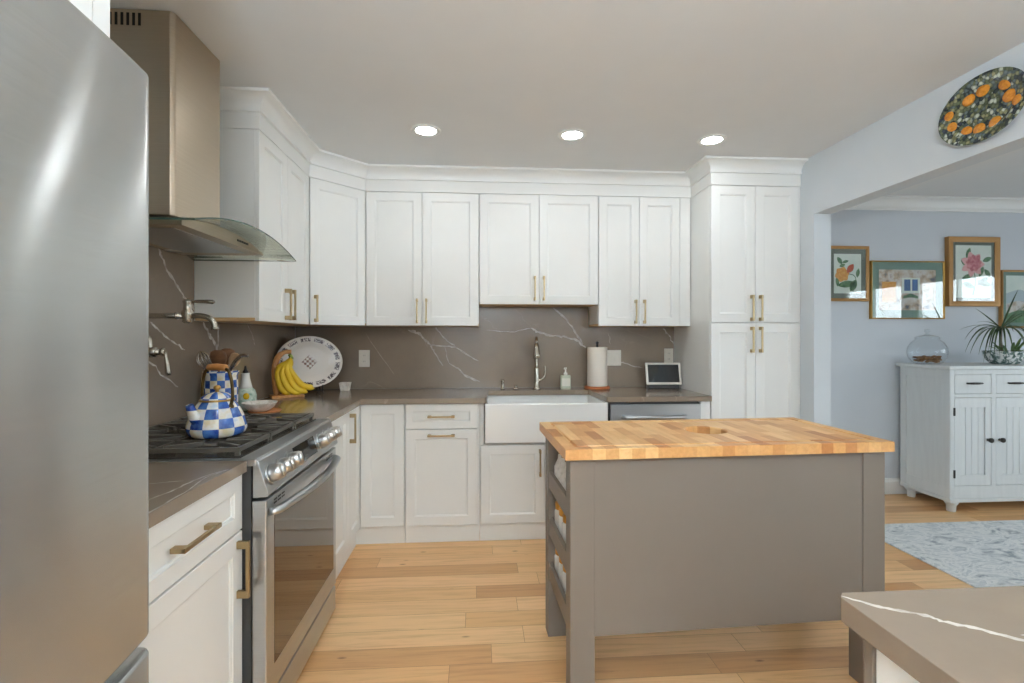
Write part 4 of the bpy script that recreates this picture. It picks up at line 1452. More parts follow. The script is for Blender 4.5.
b = oval_plate(B(), 0.215, 0.177)
o = put('oval_platter', b, M['plate'], local=True)
o.location = PC
o.rotation_euler = (pi / 2 + tilt, 0, BR)
tag(o, 'large oval ivory platter with dark scroll rim propped in the counter corner behind bananas', 'platter')
b = B(Matrix.Translation((PC.x, PC.y, ZT)) @ Matrix.Rotation(BR, 4, 'Z'))
for s in (-0.07, 0.07):
    b.tube(bez([(s, -0.075, 0.062), (s, -0.072, 0.030), (s, -0.062, 0.020), (s, -0.02, 0.020), (s, 0.035, 0.012), (s, 0.08, 0.004)], 5), 0.0035, 8)
    b.tube([(s, -0.062, 0.020), (s * 1.15, -0.055, 0.0035)], 0.0035, 8)
    b.tube([(s, 0.0, 0.019), (s * 0.7, 0.075, 0.15)], 0.0035, 8)
    b.tube([(s * 0.7, 0.075, 0.15), (s, 0.085, 0.003)], 0.0035, 8)
b.tube([(-0.07, -0.02, 0.020), (0.07, -0.02, 0.020)], 0.0035, 8)
b.tube([(-0.049, 0.075, 0.15), (0.049, 0.075, 0.15)], 0.0035, 8)
tag(put('plate_stand', b, M['black']), 'black wire plate stand holding the oval ivory platter', 'plate stand')

# small square cup
b = B()
bm = b.bm
c = Vector((-0.945, 3.585, ZT))
def sq(r, z):
    return [bm.verts.new(c + Vector((sx * r, sy * r, z))) for sx, sy in ((-1, -1), (1, -1), (1, 1), (-1, 1))]
L = [sq(0.027, 0), sq(0.036, 0.058), sq(0.033, 0.058), sq(0.025, 0.006)]
bm.faces.new(L[0][::-1]); bm.faces.new(L[-1])
for a, q in zip(L, L[1:]):
    for k in range(4):
        bm.faces.new((a[k], a[(k + 1) % 4], q[(k + 1) % 4], q[k]))
tag(put('ramekin', b, M['speckled'], bevel=0.004, seg=3), 'small square pale cup alone on the back counter near the corner', 'cup')

# ------------------------------------------------------------------ outlets and switches
def plate(x0, x1, z0, z1, label, kind):
    t = thing(kind, label, 'outlet' if 'outlet' in kind else 'switch', ((x0 + x1) / 2, 3.70, z0))
    b = B(); b.box(x0, x1, 3.6945, 3.7002, z0, z1)
    put('cover_plate', b, M['outlet'], t, bevel=0.002)
    n = max(1, round((x1 - x0) / 0.055) - 0) if kind != 'wall_outlet' else 1
    n = 2 if kind == 'light_switch' else 1
    for k in range(n):
        xm = x0 + (x1 - x0) * (k + 0.5) / n
        if kind == 'wall_outlet':
            for dz in (0.022, -0.022):
                b = B(); zc = (z0 + z1) / 2 + dz
                b.box(xm - 0.016, xm + 0.016, 3.6925, 3.695, zc - 0.015, zc + 0.015)
                b.i = 1
                for dx in (-0.006, 0.006):
                    b.box(xm + dx - 0.001, xm + dx + 0.001, 3.6922, 3.693, zc - 0.004, zc + 0.006)
                put('socket', b, [M['outlet'], M['black']], t)
        else:
            b = B(); b.box(xm - 0.016, xm + 0.016, 3.691, 3.695, (z0 + z1) / 2 - 0.033, (z0 + z1) / 2 + 0.033)
            put('rocker', b, M['outlet'], t, bevel=0.001)


plate(-0.876, -0.797, 1.075, 1.20, 'ivory wall outlet on the backsplash right of the oval platter', 'wall_outlet')
plate(0.982, 1.100, 1.077, 1.197, 'ivory double switch plate right of the paper towel roll', 'light_switch')
plate(1.440, 1.512, 1.088, 1.208, 'ivory wall outlet above the smart display beside the pantry', 'wall_outlet')

# ------------------------------------------------------------------ sink faucet and deck fittings
FX, FY = 0.436, 3.60
t = thing('kitchen_faucet', 'brushed nickel pull-down faucet behind the farmhouse sink', 'faucet', (FX, FY, ZT))
b = B()
b.lathe([(0.030, 0), (0.030, 0.006), (0.021, 0.012), (0.019, 0.06), (0.019, 0.15), (0.015, 0.16), (0, 0.16)], (FX, FY, ZT), 24)
b.tube(bez([(FX, FY, ZT + 0.155), (FX - 0.004, FY, ZT + 0.26), (FX - 0.004, FY - 0.025, ZT + 0.345), (FX - 0.010, FY - 0.075, ZT + 0.378), (FX - 0.016, FY - 0.125, ZT + 0.358), (FX - 0.018, FY - 0.145, ZT + 0.33)], 7), 0.0115, 14)
put('body', b, M['nickel'], t)
b = B(); b.tube([(FX - 0.018, FY - 0.143, ZT + 0.338), (FX - 0.019, FY - 0.152, ZT + 0.295), (FX - 0.019, FY - 0.162, ZT + 0.252), (FX - 0.019, FY - 0.166, ZT + 0.236)], [0.013, 0.018, 0.026, 0.026], 18)
put('spray_head', b, M['nickel'], t)
b = B(); b.tube(bez([(FX + 0.010, FY, ZT + 0.060), (FX + 0.036, FY - 0.005, ZT + 0.070), (FX + 0.058, FY - 0.010, ZT + 0.095), (FX + 0.062, FY - 0.012, ZT + 0.135), (FX + 0.060, FY - 0.012, ZT + 0.172)], 6), [0.013] * 4 + [0.010] * 8 + [0.007] * 13, 12)
put('lever', b, M['nickel'], t)
b = B(); b.lathe([(0.017, 0), (0.017, 0.005), (0.011, 0.010), (0.011, 0.05), (0.013, 0.055), (0.012, 0.068), (0, 0.07)], (0.185, 3.60, ZT), 18)
tag(put('air_gap', b, M['nickel']), 'short nickel deck cap on the counter left of the faucet', 'fitting')
b = B(); b.lathe([(0.026, 0), (0.026, 0.006), (0.016, 0.010), (0.009, 0.013), (0.009, 0.026), (0.014, 0.030), (0, 0.032)], (0.282, 3.60, ZT), 20)
tag(put('sink_stopper', b, M['nickel']), 'low round nickel button on the counter beside the faucet', 'fitting')

t = thing('soap_bottle', 'pump bottle of pale soap on the counter right of the faucet', 'bottle', (0.652, 3.60, ZT))
b = B(); b.prism([(0.614 + 0.012, 3.578), (0.678 + 0.0, 3.578), (0.690, 3.588), (0.690, 3.612), (0.678, 3.622), (0.626, 3.622), (0.614, 3.612), (0.614, 3.588)], ZT, ZT + 0.10)
put('bottle', b, M['soap'], t, bevel=0.006, seg=3)
b = B(); b.box(0.622, 0.682, 3.5772, 3.579, ZT + 0.02, ZT + 0.078)
put('label_panel', b, M['label'], t)
b = B(); b.lathe([(0.014, 0.10), (0.014, 0.118), (0.006, 0.120), (0.006, 0.145), (0.010, 0.148), (0.010, 0.158), (0, 0.158)], (0.652, 3.60, ZT), 16)
b.tube([(0.652, 3.60, ZT + 0.153), (0.640, 3.575, ZT + 0.153), (0.636, 3.566, ZT + 0.148)], 0.0045, 8)
put('pump', b, M['ceramic'], t)

t = thing('paper_towel_holder', 'reddish wooden paper towel holder on the counter right of the sink', 'towel holder', (0.885, 3.58, ZT))
b = B(); b.lathe([(0.088, 0), (0.094, 0.006), (0.094, 0.016), (0.086, 0.021), (0, 0.021)], (0.885, 3.58, ZT), 36)
put('base', b, M['red_wood'], t)
b = B(); b.cyl((0.885, 3.58, ZT + 0.02), 0.008, 0.31); b.ball((0.885, 3.58, ZT + 0.338), 0.012)
put('post', b, M['black'], t)
b = B(); b.lathe([(0.018, 0), (0.072, 0), (0.0735, 0.003), (0.0735, 0.283), (0.072, 0.286), (0.018, 0.286), (0.018, 0.0)], (0.885, 3.58, ZT + 0.0215), 40)
b.box(0.955, 0.9595, 3.57, 3.60, ZT + 0.0225, ZT + 0.306)
tag(put('paper_towel_roll', b, M['paper']), 'white paper towel roll standing on the wooden holder', 'paper towel')

t = thing('smart_display', 'small white-framed smart display with dark screen on the counter by the pantry', 'display', (1.375, 3.54, ZT), (0, 0, radians(-4)))
mx = Matrix.Translation((0, -0.01, 0.031)) @ Matrix.Rotation(radians(-14), 4, 'X')
b = B(mx); b.box(-0.131, 0.131, -0.006, 0.006, 0.0, 0.165)
put('bezel', b, M['ceramic'], t, bevel=0.005, seg=3, local=True)
b = B(mx); b.box(-0.114, 0.114, -0.0075, -0.005, 0.017, 0.149)
put('screen', b, M['screen'], t, local=True)
b = B(); b.prism([(-0.012, 0.0), (0.075, 0.0), (0.075, 0.02), (0.045, 0.10), (0.03, 0.11), (-0.004, 0.03)], -0.115, 0.115, 'x')
put('stand', b, M['black'], t, bevel=0.004, local=True)

# ------------------------------------------------------------------ island with butcher block top
IR = radians(2.05)
t = thing('kitchen_island', 'taupe kitchen island with butcher block top and open end shelves', 'island', (0.2995, 1.6526, 0), (0, 0, IR))
W, D = 1.230, 0.550                     # local: x along the front, y towards the sink, origin at the top's near left corner
HT = 0.037
px0, px1, py0, py1 = 0.022, W - 0.014, 0.026, D - 0.030
leg = 0.088
for x, y in ((px0, py0), (px1 - leg, py0), (px0, py1 - 0.07), (px1 - leg, py1 - 0.07)):
    b = B(); b.box(x, x + leg, y, y + 0.07, 0.0, ZT - HT - 0.001)
    put('leg', b, M['taupe'], t, bevel=0.0025, local=True)
b = B(); b.box(px0 + leg + 0.0005, px1 - leg - 0.0005, py0 + 0.004, py0 + 0.022, 0.252, ZT - HT - 0.001)
put('front_panel', b, M['taupe'], t, bevel=0.001, local=True)
b = B(); b.box(px0 + leg + 0.0005, px1 - leg - 0.0005, py1 - 0.022, py1 - 0.004, 0.252, ZT - HT - 0.001)
put('back_panel', b, M['taupe'], t, local=True)
b = B(); b.box(px1 - 0.022, px1 - 0.004, py0 + 0.071, py1 - 0.071, 0.252, ZT - HT - 0.001)
put('side_panel', b, M['taupe'], t, local=True)
b = B(); b.box(px0 + 0.24, px0 + 0.255, py0 + 0.0225, py1 - 0.0225, 0.252, ZT - HT - 0.002)
put('partition', b, M['taupe'], t, local=True)
b = B(); b.box(px0 + 0.256, px1 - 0.023, py0 + 0.0225, py1 - 0.0225, 0.252, 0.27)
put('bottom_panel', b, M['taupe'], t, local=True)
SH = (0.645, 0.445, 0.252)
for z in SH:
    b = B(); b.box(px0 + 0.02, px0 + 0.2395, py0 + 0.0705, py1 - 0.0705, z, z + 0.015)
    sh = put('shelf', b, M['taupe'], t, local=True)
    b = B(); b.box(px0 + 0.003, px0 + 0.019, py0 + 0.0705, py1 - 0.0705, z, z + 0.072)
    put('shelf_rail', b, M['taupe'], sh, bevel=0.0015, local=True)


# block: juice groove near the edge and a round waste hole
def block_top():
    b = B()
    bm = b.bm
    def rect(i, z):
        return [bm.verts.new(p) for p in ((i, i, z), (W - i, i, z), (W - i, D - i, z), (i, D - i, z))]
    bot, edge0, edge1 = rect(0, ZT - HT), rect(0, ZT - 0.002), rect(0.002, ZT)
    g0, g1, g2, g3 = rect(0.040, ZT), rect(0.043, ZT - 0.007), rect(0.051, ZT - 0.007), rect(0.054, ZT)
    L = [bot, edge0, edge1, g0, g1, g2, g3]
    for a, c in zip(L, L[1:]):
        for k in range(4):
            bm.faces.new((a[k], a[(k + 1) % 4], c[(k + 1) % 4], c[k]))
    n = 40
    hc = (0.652, 0.290)
    r = 0.082
    ht = [bm.verts.new((hc[0] + (r + 0.004) * cos(2 * pi * k / n), hc[1] + (r + 0.004) * sin(2 * pi * k / n), ZT)) for k in range(n)]
    hm = [bm.verts.new((hc[0] + r * cos(2 * pi * k / n), hc[1] + r * sin(2 * pi * k / n), ZT - 0.004)) for k in range(n)]
    hb = [bm.verts.new((hc[0] + r * cos(2 * pi * k / n), hc[1] + r * sin(2 * pi * k / n), ZT - HT)) for k in range(n)]
    for a, c in ((ht, hm), (hm, hb)):
        for k in range(n):
            bm.faces.new((a[k], a[(k + 1) % n], c[(k + 1) % n], c[k]))
    for outer, inner in ((g3, ht), (bot, hb)):
        es = []
        for lp in (outer, inner):
            for k in range(len(lp)):
                a, c = lp[k], lp[(k + 1) % len(lp)]
                e = bm.edges.get((a, c)) or bm.edges.new((a, c))
                es.append(e)
        bmesh.ops.triangle_fill(bm, edges=es, use_beauty=True, use_dissolve=False)
    return b


put('butcher_block', block_top(), M['butcher'], t, local=True)
b = B(); b.lathe([(0.0, 0), (0.095, 0), (0.095, 0.012), (0.0, 0.012)], (0.652, 0.290, ZT - HT - 0.060), 36)
b.box(0.572, 0.732, 0.279, 0.301, ZT - HT - 0.048, ZT - HT - 0.030)
put('waste_hole_plug', b, M['wood'], t, local=True)
RI = Matrix.Translation((0.2995, 1.6526, 0)) @ Matrix.Rotation(IR, 4, 'Z')


def jar(name, label, cat, lx, ly, z, r, h, kind, group):
    p = RI @ Vector((lx, ly, z))
    t = thing(name, label, cat, tuple(p), group=group)
    if kind == 'label':
        b = B(); b.lathe([(r * 0.9, 0), (r, 0.004), (r, h * 0.72), (r * 0.8, h * 0.8), (0, h * 0.8)], tuple(p), 20)
        put('jar', b, M['ceramic'], t)
        b = B(); b.lathe([(r * 0.84, h * 0.78), (r * 0.9, h * 0.8), (r * 0.9, h * 0.98), (r * 0.8, h), (0, h)], tuple(p), 20)
        put('lid', b, M['lid_gold'], t)
    else:
        b = B(); b.lathe([(r * 0.9, 0), (r, 0.004), (r, h * 0.55), (r * 0.5, h * 0.75), (r * 0.4, h * 0.92), (0, h * 0.92)], tuple(p), 20)
        put('bottle', b, M['speckled'], t)
        b = B(); b.lathe([(r * 0.42, h * 0.9), (r * 0.5, h * 0.91), (r * 0.5, h), (0, h)], tuple(p), 16)
        put('cap', b, M['nickel'], t)


pos = ('nearest the sink side', 'in the middle', 'nearest the front panel')
for k, ly in enumerate((0.28, 0.35, 0.42)):
    jar('spice_bottle', 'pale spice bottle on the top island end shelf, ' + pos[2 - k], 'bottle', px0 + 0.050, ly, SH[0] + 0.0155, 0.029, 0.155, 'bottle', 'spice bottles on the top island shelf')
for s, nm in ((1, 'middle'), (2, 'lowest')):
    for k, ly in enumerate((0.265, 0.34, 0.415)):
        jar('spice_jar', 'golden-lidded white jar on the %s island end shelf, ' % nm + pos[2 - k], 'jar', px0 + 0.055, ly, SH[s] + 0.0155, 0.034, 0.135, 'label', 'golden-lidded jars on the %s island shelf' % nm)

# ------------------------------------------------------------------ peninsula in the near right corner
b = B()
b.prism([(0.548, 0.703), (0.537, 0.690), (0.537, -0.9), (1.75, -0.9), (1.75, 0.703)], ZT - 0.036, ZT)
vein(b, [(0.539, 0.692), (0.567, 0.664), (0.593, 0.649), (0.62, 0.635), (0.629, 0.62), (0.657, 0.604), (0.684, 0.579), (0.75, 0.54)], 0.0075, top, (0, 0, 1), 0.0015)
vein(b, [(0.700, 0.585), (0.78, 0.575), (0.86, 0.53)], 0.006, top, (0, 0, 1), 0.002)
b.i = 1
b.ribbon([(0.5425, 0.6965, ZT), (0.5425, 0.6965, ZT - 0.036)], [0.006, 0.005], (-0.76, 0.64, 0), 0.0006)
b.i = 0
tag(put('peninsula_countertop', b, [M['quartz'], M['vein']], bevel=0.0015), 'taupe quartz countertop with a white vein in the near right corner', 'countertop')
t = thing('peninsula_cabinet', 'white and taupe cabinet under the near right countertop', 'cabinet', (1.15, -0.1, 0))
b = B(); b.box(0.583, 1.72, -0.88, 0.658, 0.10, ZT - 0.037)
put('body', b, M['white'], t)
b = B(); b.box(0.64, 1.70, -0.86, 0.58, 0.0, 0.10)
put('toe_kick', b, M['dark_steel'], t)
b = B(); b.box(0.560, 1.73, 0.6585, 0.674, 0.0, ZT - 0.037)
put('back_panel', b, M['taupe'], t, bevel=0.001)
b = B(); b.box(0.585, 0.640, 0.6745, 0.697, 0.0, ZT - 0.037)
put('support_post', b, M['taupe'], t, bevel=0.001)
front('door', t, 'W', 0.656, 0.12, 0.562, ZB0, ZB1, (-0.03, 0.76, True))
front('door', t, 'W', 0.116, -0.33, 0.562, ZB0, ZB1, (0.03, 0.76, True))
front('door', t, 'W', -0.334, -0.78, 0.562, ZB0, ZB1, (-0.03, 0.76, True))

# ------------------------------------------------------------------ orange platter on the lintel
b = oval_plate(B(), 0.186, 0.141, depth=0.022)
b.i = 1
for x, y, r in ((-0.135, -0.025, 0.026), (-0.145, 0.030, 0.024), (-0.065, 0.066, 0.028), (-0.005, 0.078, 0.028), (0.085, 0.062, 0.028), (0.10, 0.005, 0.028), (0.045, -0.078, 0.026), (-0.02, -0.078, 0.026), (-0.075, -0.068, 0.026), (0.14, -0.03, 0.025)):
    q = math.hypot(x / 0.195, y / 0.143)
    z = 0.0 if q < 0.62 else 0.022 * (0.1 + 0.75 * (q - 0.62) / 0.3)
    b.ball((x, y, z + 0.003), r, 1, 0.9, 0.3, 14)
b.i = 0
o = put('orange_platter', b, [M['foliage_glaze'], M['orange_glaze']], local=True)
o.location = (XR - 0.0075, 1.912, 2.258)
o.rotation_euler = (pi / 2, 0, -pi / 2)
tag(o, 'oval platter painted with oranges and leaves hung on the wall above the opening', 'platter')

# ------------------------------------------------------------------ dining room: sideboard and things on it
SBX0, SBX1, SBY0, SBY1 = 3.478, 4.86, 3.375, 3.80
t = thing('sideboard', 'whitewashed wooden sideboard on turned feet against the dining room wall', 'sideboard', (4.17, 3.57, 0))
b = B(); b.box(SBX0 - 0.028, SBX1 + 0.028, SBY0 - 0.020, 3.826, 1.056, 1.084)
put('top', b, M['side_paint'], t, bevel=0.006, seg=3)
b = B(); b.box(SBX0, SBX1, SBY0 + 0.02, SBY1, 0.085, 1.056)
b.box(SBX0, 3.508, SBY0, SBY0 + 0.02, 0.085, 1.056); b.box(SBX1 - 0.03, SBX1, SBY0, SBY0 + 0.02, 0.085, 1.056)
for x in (3.803, 4.132, 4.461):
    b.box(x, x + 0.036, SBY0 + 0.0008, SBY0 + 0.0195, 0.19, 1.026)
b.box(3.508, SBX1 - 0.03, SBY0, SBY0 + 0.02, 1.020, 1.056); b.box(3.508, SBX1 - 0.03, SBY0, SBY0 + 0.02, 0.085, 0.196); b.box(3.508, SBX1 - 0.03, SBY0, SBY0 + 0.02, 0.850, 0.876)
b.box(SBX0 - 0.006, SBX0, SBY0 + 0.001, SBY0 + 0.055, 0.085, 1.056); b.box(SBX0 - 0.006, SBX0, SBY1 - 0.055, SBY1, 0.085, 1.056)
b.box(SBX0 - 0.006, SBX0, SBY0 + 0.055, SBY1 - 0.055, 0.985, 1.056); b.box(SBX0 - 0.006, SBX0, SBY0 + 0.055, SBY1 - 0.055, 0.085, 0.19)
b.box(SBX0 - 0.012, SBX1 + 0.012, SBY0 - 0.010, SBY1, 0.078, 0.105)
put('body', b, M['side_paint'], t, bevel=0.0015)
for k in range(4):
    x0 = 3.511 + k * 0.330
    x1 = x0 + 0.289
    b = B(); b.box(x0, x1, SBY0 + 0.001, SBY0 + 0.019, 0.879, 1.017)
    dw = put('drawer', b, M['side_paint'], t, bevel=0.002)
    b = B()
    xm = (x0 + x1) / 2
    b.tube([(xm - 0.06, SBY0 - 0.016, 0.955), (xm - 0.02, SBY0 - 0.020, 0.955), (xm + 0.02, SBY0 - 0.020, 0.955), (xm + 0.06, SBY0 - 0.016, 0.955)], [0.006, 0.0085, 0.0085, 0.006], 10)
    for s in (-0.048, 0.048):
        b.tube([(xm + s, SBY0 - 0.018, 0.955), (xm + s, SBY0 + 0.002, 0.955)], 0.006, 8)
    put('drawer_pull', b, M['pewter'], dw)
    b = B()
    b.box(x0, x0 + 0.045, SBY0 + 0.001, SBY0 + 0.019, 0.199, 0.847); b.box(x1 - 0.045, x1, SBY0 + 0.001, SBY0 + 0.019, 0.199, 0.847)
    b.box(x0 + 0.045, x1 - 0.045, SBY0 + 0.001, SBY0 + 0.019, 0.199, 0.275); b.box(x0 + 0.045, x1 - 0.045, SBY0 + 0.001, SBY0 + 0.019, 0.775, 0.847)
    n = 4
    for j in range(n):
        a = x0 + 0.045 + (x1 - x0 - 0.09) * j / n
        b.box(a + 0.0015, a + (x1 - x0 - 0.09) / n - 0.0015, SBY0 + 0.009, SBY0 + 0.017, 0.275, 0.775)
    b.box(x0 + 0.045, x1 - 0.045, SBY0 + 0.0125, SBY0 + 0.018, 0.275, 0.775)
    d = put('door', b, M['side_paint'], t, bevel=0.001)
    kx = x1 - 0.026 if k % 2 == 0 else x0 + 0.026
    b = B(); b.tube([(kx, SBY0 + 0.002, 0.535), (kx, SBY0 - 0.012, 0.535), (kx, SBY0 - 0.016, 0.535), (kx, SBY0 - 0.030, 0.535), (kx, SBY0 - 0.034, 0.535)], [0.010, 0.007, 0.016, 0.018, 0.010], 16)
    put('knob', b, M['pewter'], d)
    hx = x0 - 0.004 if k % 2 == 0 else x1 + 0.004
    for z in (0.285, 0.745):
        b = B(); b.box(hx - 0.007, hx + 0.007, SBY0 - 0.004, SBY0 + 0.001, z - 0.03, z + 0.03)
        put('hinge', b, M['pewter'], d, bevel=0.001)
for x, y in ((SBX0 + 0.045, SBY0 + 0.04), (SBX1 - 0.045, SBY0 + 0.04), (SBX0 + 0.045, SBY1 - 0.05), (SBX1 - 0.045, SBY1 - 0.05)):
    b = B(); b.lathe([(0.026, 0), (0.028, 0.006), (0.030, 0.045), (0.040, 0.060), (0.044, 0.070), (0.044, 0.078), (0, 0.078)], (x, y, 0), 20)
    put('foot', b, M['side_paint'], t)

JX, JY, JZ = 3.545, 3.632, 1.0845
t = thing('glass_jar', 'round clear glass jar with a knobbed lid on the sideboard', 'jar', (JX, JY, JZ))
b = B(); b.lathe([(0.075, 0.0), (0.105, 0.012), (0.132, 0.048), (0.140, 0.085), (0.134, 0.122), (0.112, 0.158), (0.082, 0.180), (0.080, 0.188)], (JX, JY, JZ), 36)
for v in b.bm.verts:
    v.co.z = JZ + (v.co.z - JZ) * 1.07
    v.co.x = JX + (v.co.x - JX) * 0.93
    v.co.y = JY + (v.co.y - JY) * 0.93
bmesh.ops.delete(b.bm, geom=[f for f in b.bm.faces if len(f.verts) > 4 and f.calc_center_median().z > JZ + 0.1], context='FACES')
put('bowl', b, M['jar_glass'], t)
b = B(); b.lathe([(0.086, 0.188), (0.088, 0.192), (0.070, 0.204), (0.030, 0.213), (0.012, 0.218), (0.010, 0.228), (0.020, 0.240), (0.018, 0.252), (0.0, 0.257)], (JX, JY, JZ), 28)
for v in b.bm.verts:
    v.co.z = JZ + (v.co.z - JZ) * 1.07
    v.co.x = JX + (v.co.x - JX) * 0.93
    v.co.y = JY + (v.co.y - JY) * 0.93
put('lid', b, M['jar_glass'], t)
rnd = random.Random(5)
b = B()
for k in range(70):
    a, r = rnd.uniform(0, 2 * pi), 0.085 * math.sqrt(rnd.random())
    b.ball((JX + r * cos(a), JY + r * sin(a), JZ + 0.018 + rnd.uniform(0, 0.05) * (0.55 + r * 4)), rnd.uniform(0.010, 0.017), rnd.uniform(.7, 1.3), rnd.uniform(.7, 1.3), 0.5, 8)
o = tag(put('potpourri', b, M['petal']), 'brown dried petals lying in the round glass jar', 'potpourri')
o['kind'] = 'stuff'

GX, GY, GZ = 4.135, 3.575, 1.0845
t = thing('potted_plant', 'spiky long-leaved plant in a patterned porcelain bowl on the sideboard', 'plant', (GX, GY, GZ))
b = B(); b.lathe([(0.075, 0), (0.085, 0.006), (0.106, 0.032), (0.122, 0.066), (0.124, 0.090), (0.130, 0.102), (0.124, 0.104), (0.117, 0.090), (0.09, 0.03), (0, 0.02)], (GX, GY, GZ), 36)
put('bowl', b, M['pot'], t)
b = B(); b.lathe([(0.0, 0.07), (0.114, 0.073), (0.110, 0.082), (0.0, 0.092)], (GX, GY, GZ), 28)
put('soil', b, M['soil'], t)
b = B(); b.tube([(GX - 0.02, GY, GZ + 0.08), (GX - 0.03, GY, GZ + 0.18), (GX - 0.025, GY, GZ + 0.29)], [0.012, 0.010, 0.008], 10)
put('trunk', b, M['bark'], t)


def blade(p0, dirv, L, w, droop, lift, mat, thick=0.0008):
    b = B()
    n = 10
    h = Vector((dirv[0], dirv[1], 0)).normalized()
    side = Vector((-h.y, h.x, 0))
    ed = []
    for i in range(n + 1):
        s = i / n
        p = Vector(p0) + h * L * (s - 0.25 * s * s * (droop > 0.5)) + Vector((0, 0, lift * L * s - droop * L * s * s))
        p.y = min(p.y, 3.785)
        ww = w * (0.45 + 0.9 * s if s < 0.35 else 0.77 * (1 - ((s - 0.35) / 0.65) ** 1.6)) / 2 + 0.0004
        ed.append((b.bm.verts.new(p - side * ww), b.bm.verts.new(p + Vector((0, 0, -ww * 0.35))), b.bm.verts.new(p + side * ww)))
    for a, c in zip(ed, ed[1:]):
        for k in (0, 1):
            f = b.bm.faces.new((a[k], a[k + 1], c[k + 1], c[k])); f.smooth = True
    o = put('leaf', b, mat, t)
    md = o.modifiers.new('thick', 'SOLIDIFY'); md.thickness = thick


rnd = random.Random(11)
tipz = (GX - 0.025, GY, GZ + 0.28)
spec = [(180, 0.36, 0.62, 0.30), (192, 0.34, 0.95, 0.35), (205, 0.30, 1.05, 0.30), (170, 0.30, 0.45, 0.42), (218, 0.26, 1.10, 0.30), (160, 0.22, 0.9, 0.5), (0, 0.34, 0.75, 0.45), (-15, 0.32, 1.0, 0.5), (-35, 0.30, 1.1, 0.5), (20, 0.26, 0.7, 0.6),
        (240, 0.28, 1.2, 0.4), (270, 0.28, 1.2, 0.45), (300, 0.28, 1.1, 0.4), (330, 0.30, 0.9, 0.5), (25, 0.36, 0.10, 1.0), (350, 0.34, 0.15, 0.75), (185, 0.24, 0.1, 0.75), (100, 0.16, 0.5, 0.6), (290, 0.22, 0.1, 1.3), (255, 0.20, 0.2, 1.0), (200, 0.26, 1.3, 0.6), (345, 0.24, 1.3, 0.5), (176, 0.38, 0.95, 0.45), (186, 0.40, 0.75, 0.25), (198, 0.33, 1.25, 0.45), (212, 0.34, 0.85, 0.2), (168, 0.34, 0.8, 0.55), (228, 0.3, 1.3, 0.5), (195, 0.3, 0.35, 0.5), (10, 0.3, 0.35, 0.8), (40, 0.2, 0.9, 0.6), (315, 0.32, 0.95, 0.35)]
for a, L, dr_, li in spec:
    blade(tipz, (cos(radians(a)), sin(radians(a))), L, 0.017, dr_, li, M['leaf'])
for k in range(16):
    a = rnd.uniform(0, 2 * pi)
    blade((GX + 0.05 + 0.05 * cos(a), GY + 0.04 * sin(a), GZ + 0.085), (cos(a), sin(a)), rnd.uniform(0.07, 0.13), 0.030, 0.6, rnd.uniform(0.7, 1.6), M['leaf_light'])


# ------------------------------------------------------------------ framed pictures
def picture(x0, x1, z0, z1, label, fw, depth, mat_frame, mat_board, margin, art):
    yf = DY - depth
    t = thing('framed_picture', label, 'picture', ((x0 + x1) / 2, DY, z0))
    b = B()
    bm = b.bm
    def rect(i, y):
        return [bm.verts.new(p) for p in ((x0 + i, y, z0 + i), (x1 - i, y, z0 + i), (x1 - i, y, z1 - i), (x0 + i, y, z1 - i))]
    L = [rect(0, DY - 0.0005), rect(0, yf + 0.003), rect(0.003, yf), rect(fw * 0.55, yf + 0.002), rect(fw * 0.8, yf + 0.006), rect(fw, yf + 0.008), rect(fw, DY - 0.0005)]
    for a, c in zip(L, L[1:] + L[:1]):
        for k in range(4):
            bm.faces.new((a[k], a[(k + 1) % 4], c[(k + 1) % 4], c[k]))
    put('frame', b, mat_frame, t)
    yb = yf + 0.014
    b = B(); b.box(x0 + fw, x1 - fw, yb, yb + 0.003, z0 + fw, z1 - fw)
    put('mat_board', b, mat_board, t)
    m = fw + margin
    b = B(); b.box(x0 + m, x1 - m, yb - 0.0008, yb + 0.001, z0 + m, z1 - m)
    b.i = 0
    mats = art(b, x0 + m, x1 - m, z0 + m, z1 - m, yb - 0.0012)
    put('print', b, mats, t)
    b = B(); b.box(x0 + fw - 0.001, x1 - fw + 0.001, yf + 0.0085, yf + 0.0105, z0 + fw - 0.001, z1 - fw + 0.001)
    put('glass_pane', b, M['pic_glass'], t)


def leaf_shape(b, x, z, y, L, w, ang):
    ca, sa = cos(radians(ang)), sin(radians(ang))
    up_, dn = [], []
    for i in range(9):
        s = i / 8
        ww = w * sin(pi * s) ** 0.8
        up_.append((x + ca * L * s - sa * ww, y, z + sa * L * s + ca * ww))
        dn.append((x + ca * L * s + sa * ww, y, z + sa * L * s - ca * ww))
    pts = up_ + dn[-2:0:-1]
    b.poly(pts)


def stroke(b, pts, w, y):
    P = bez([(p[0], y, p[1]) for p in pts], 5)
    b.ribbon(P, [w] * len(P), (0, -1, 0), 0)


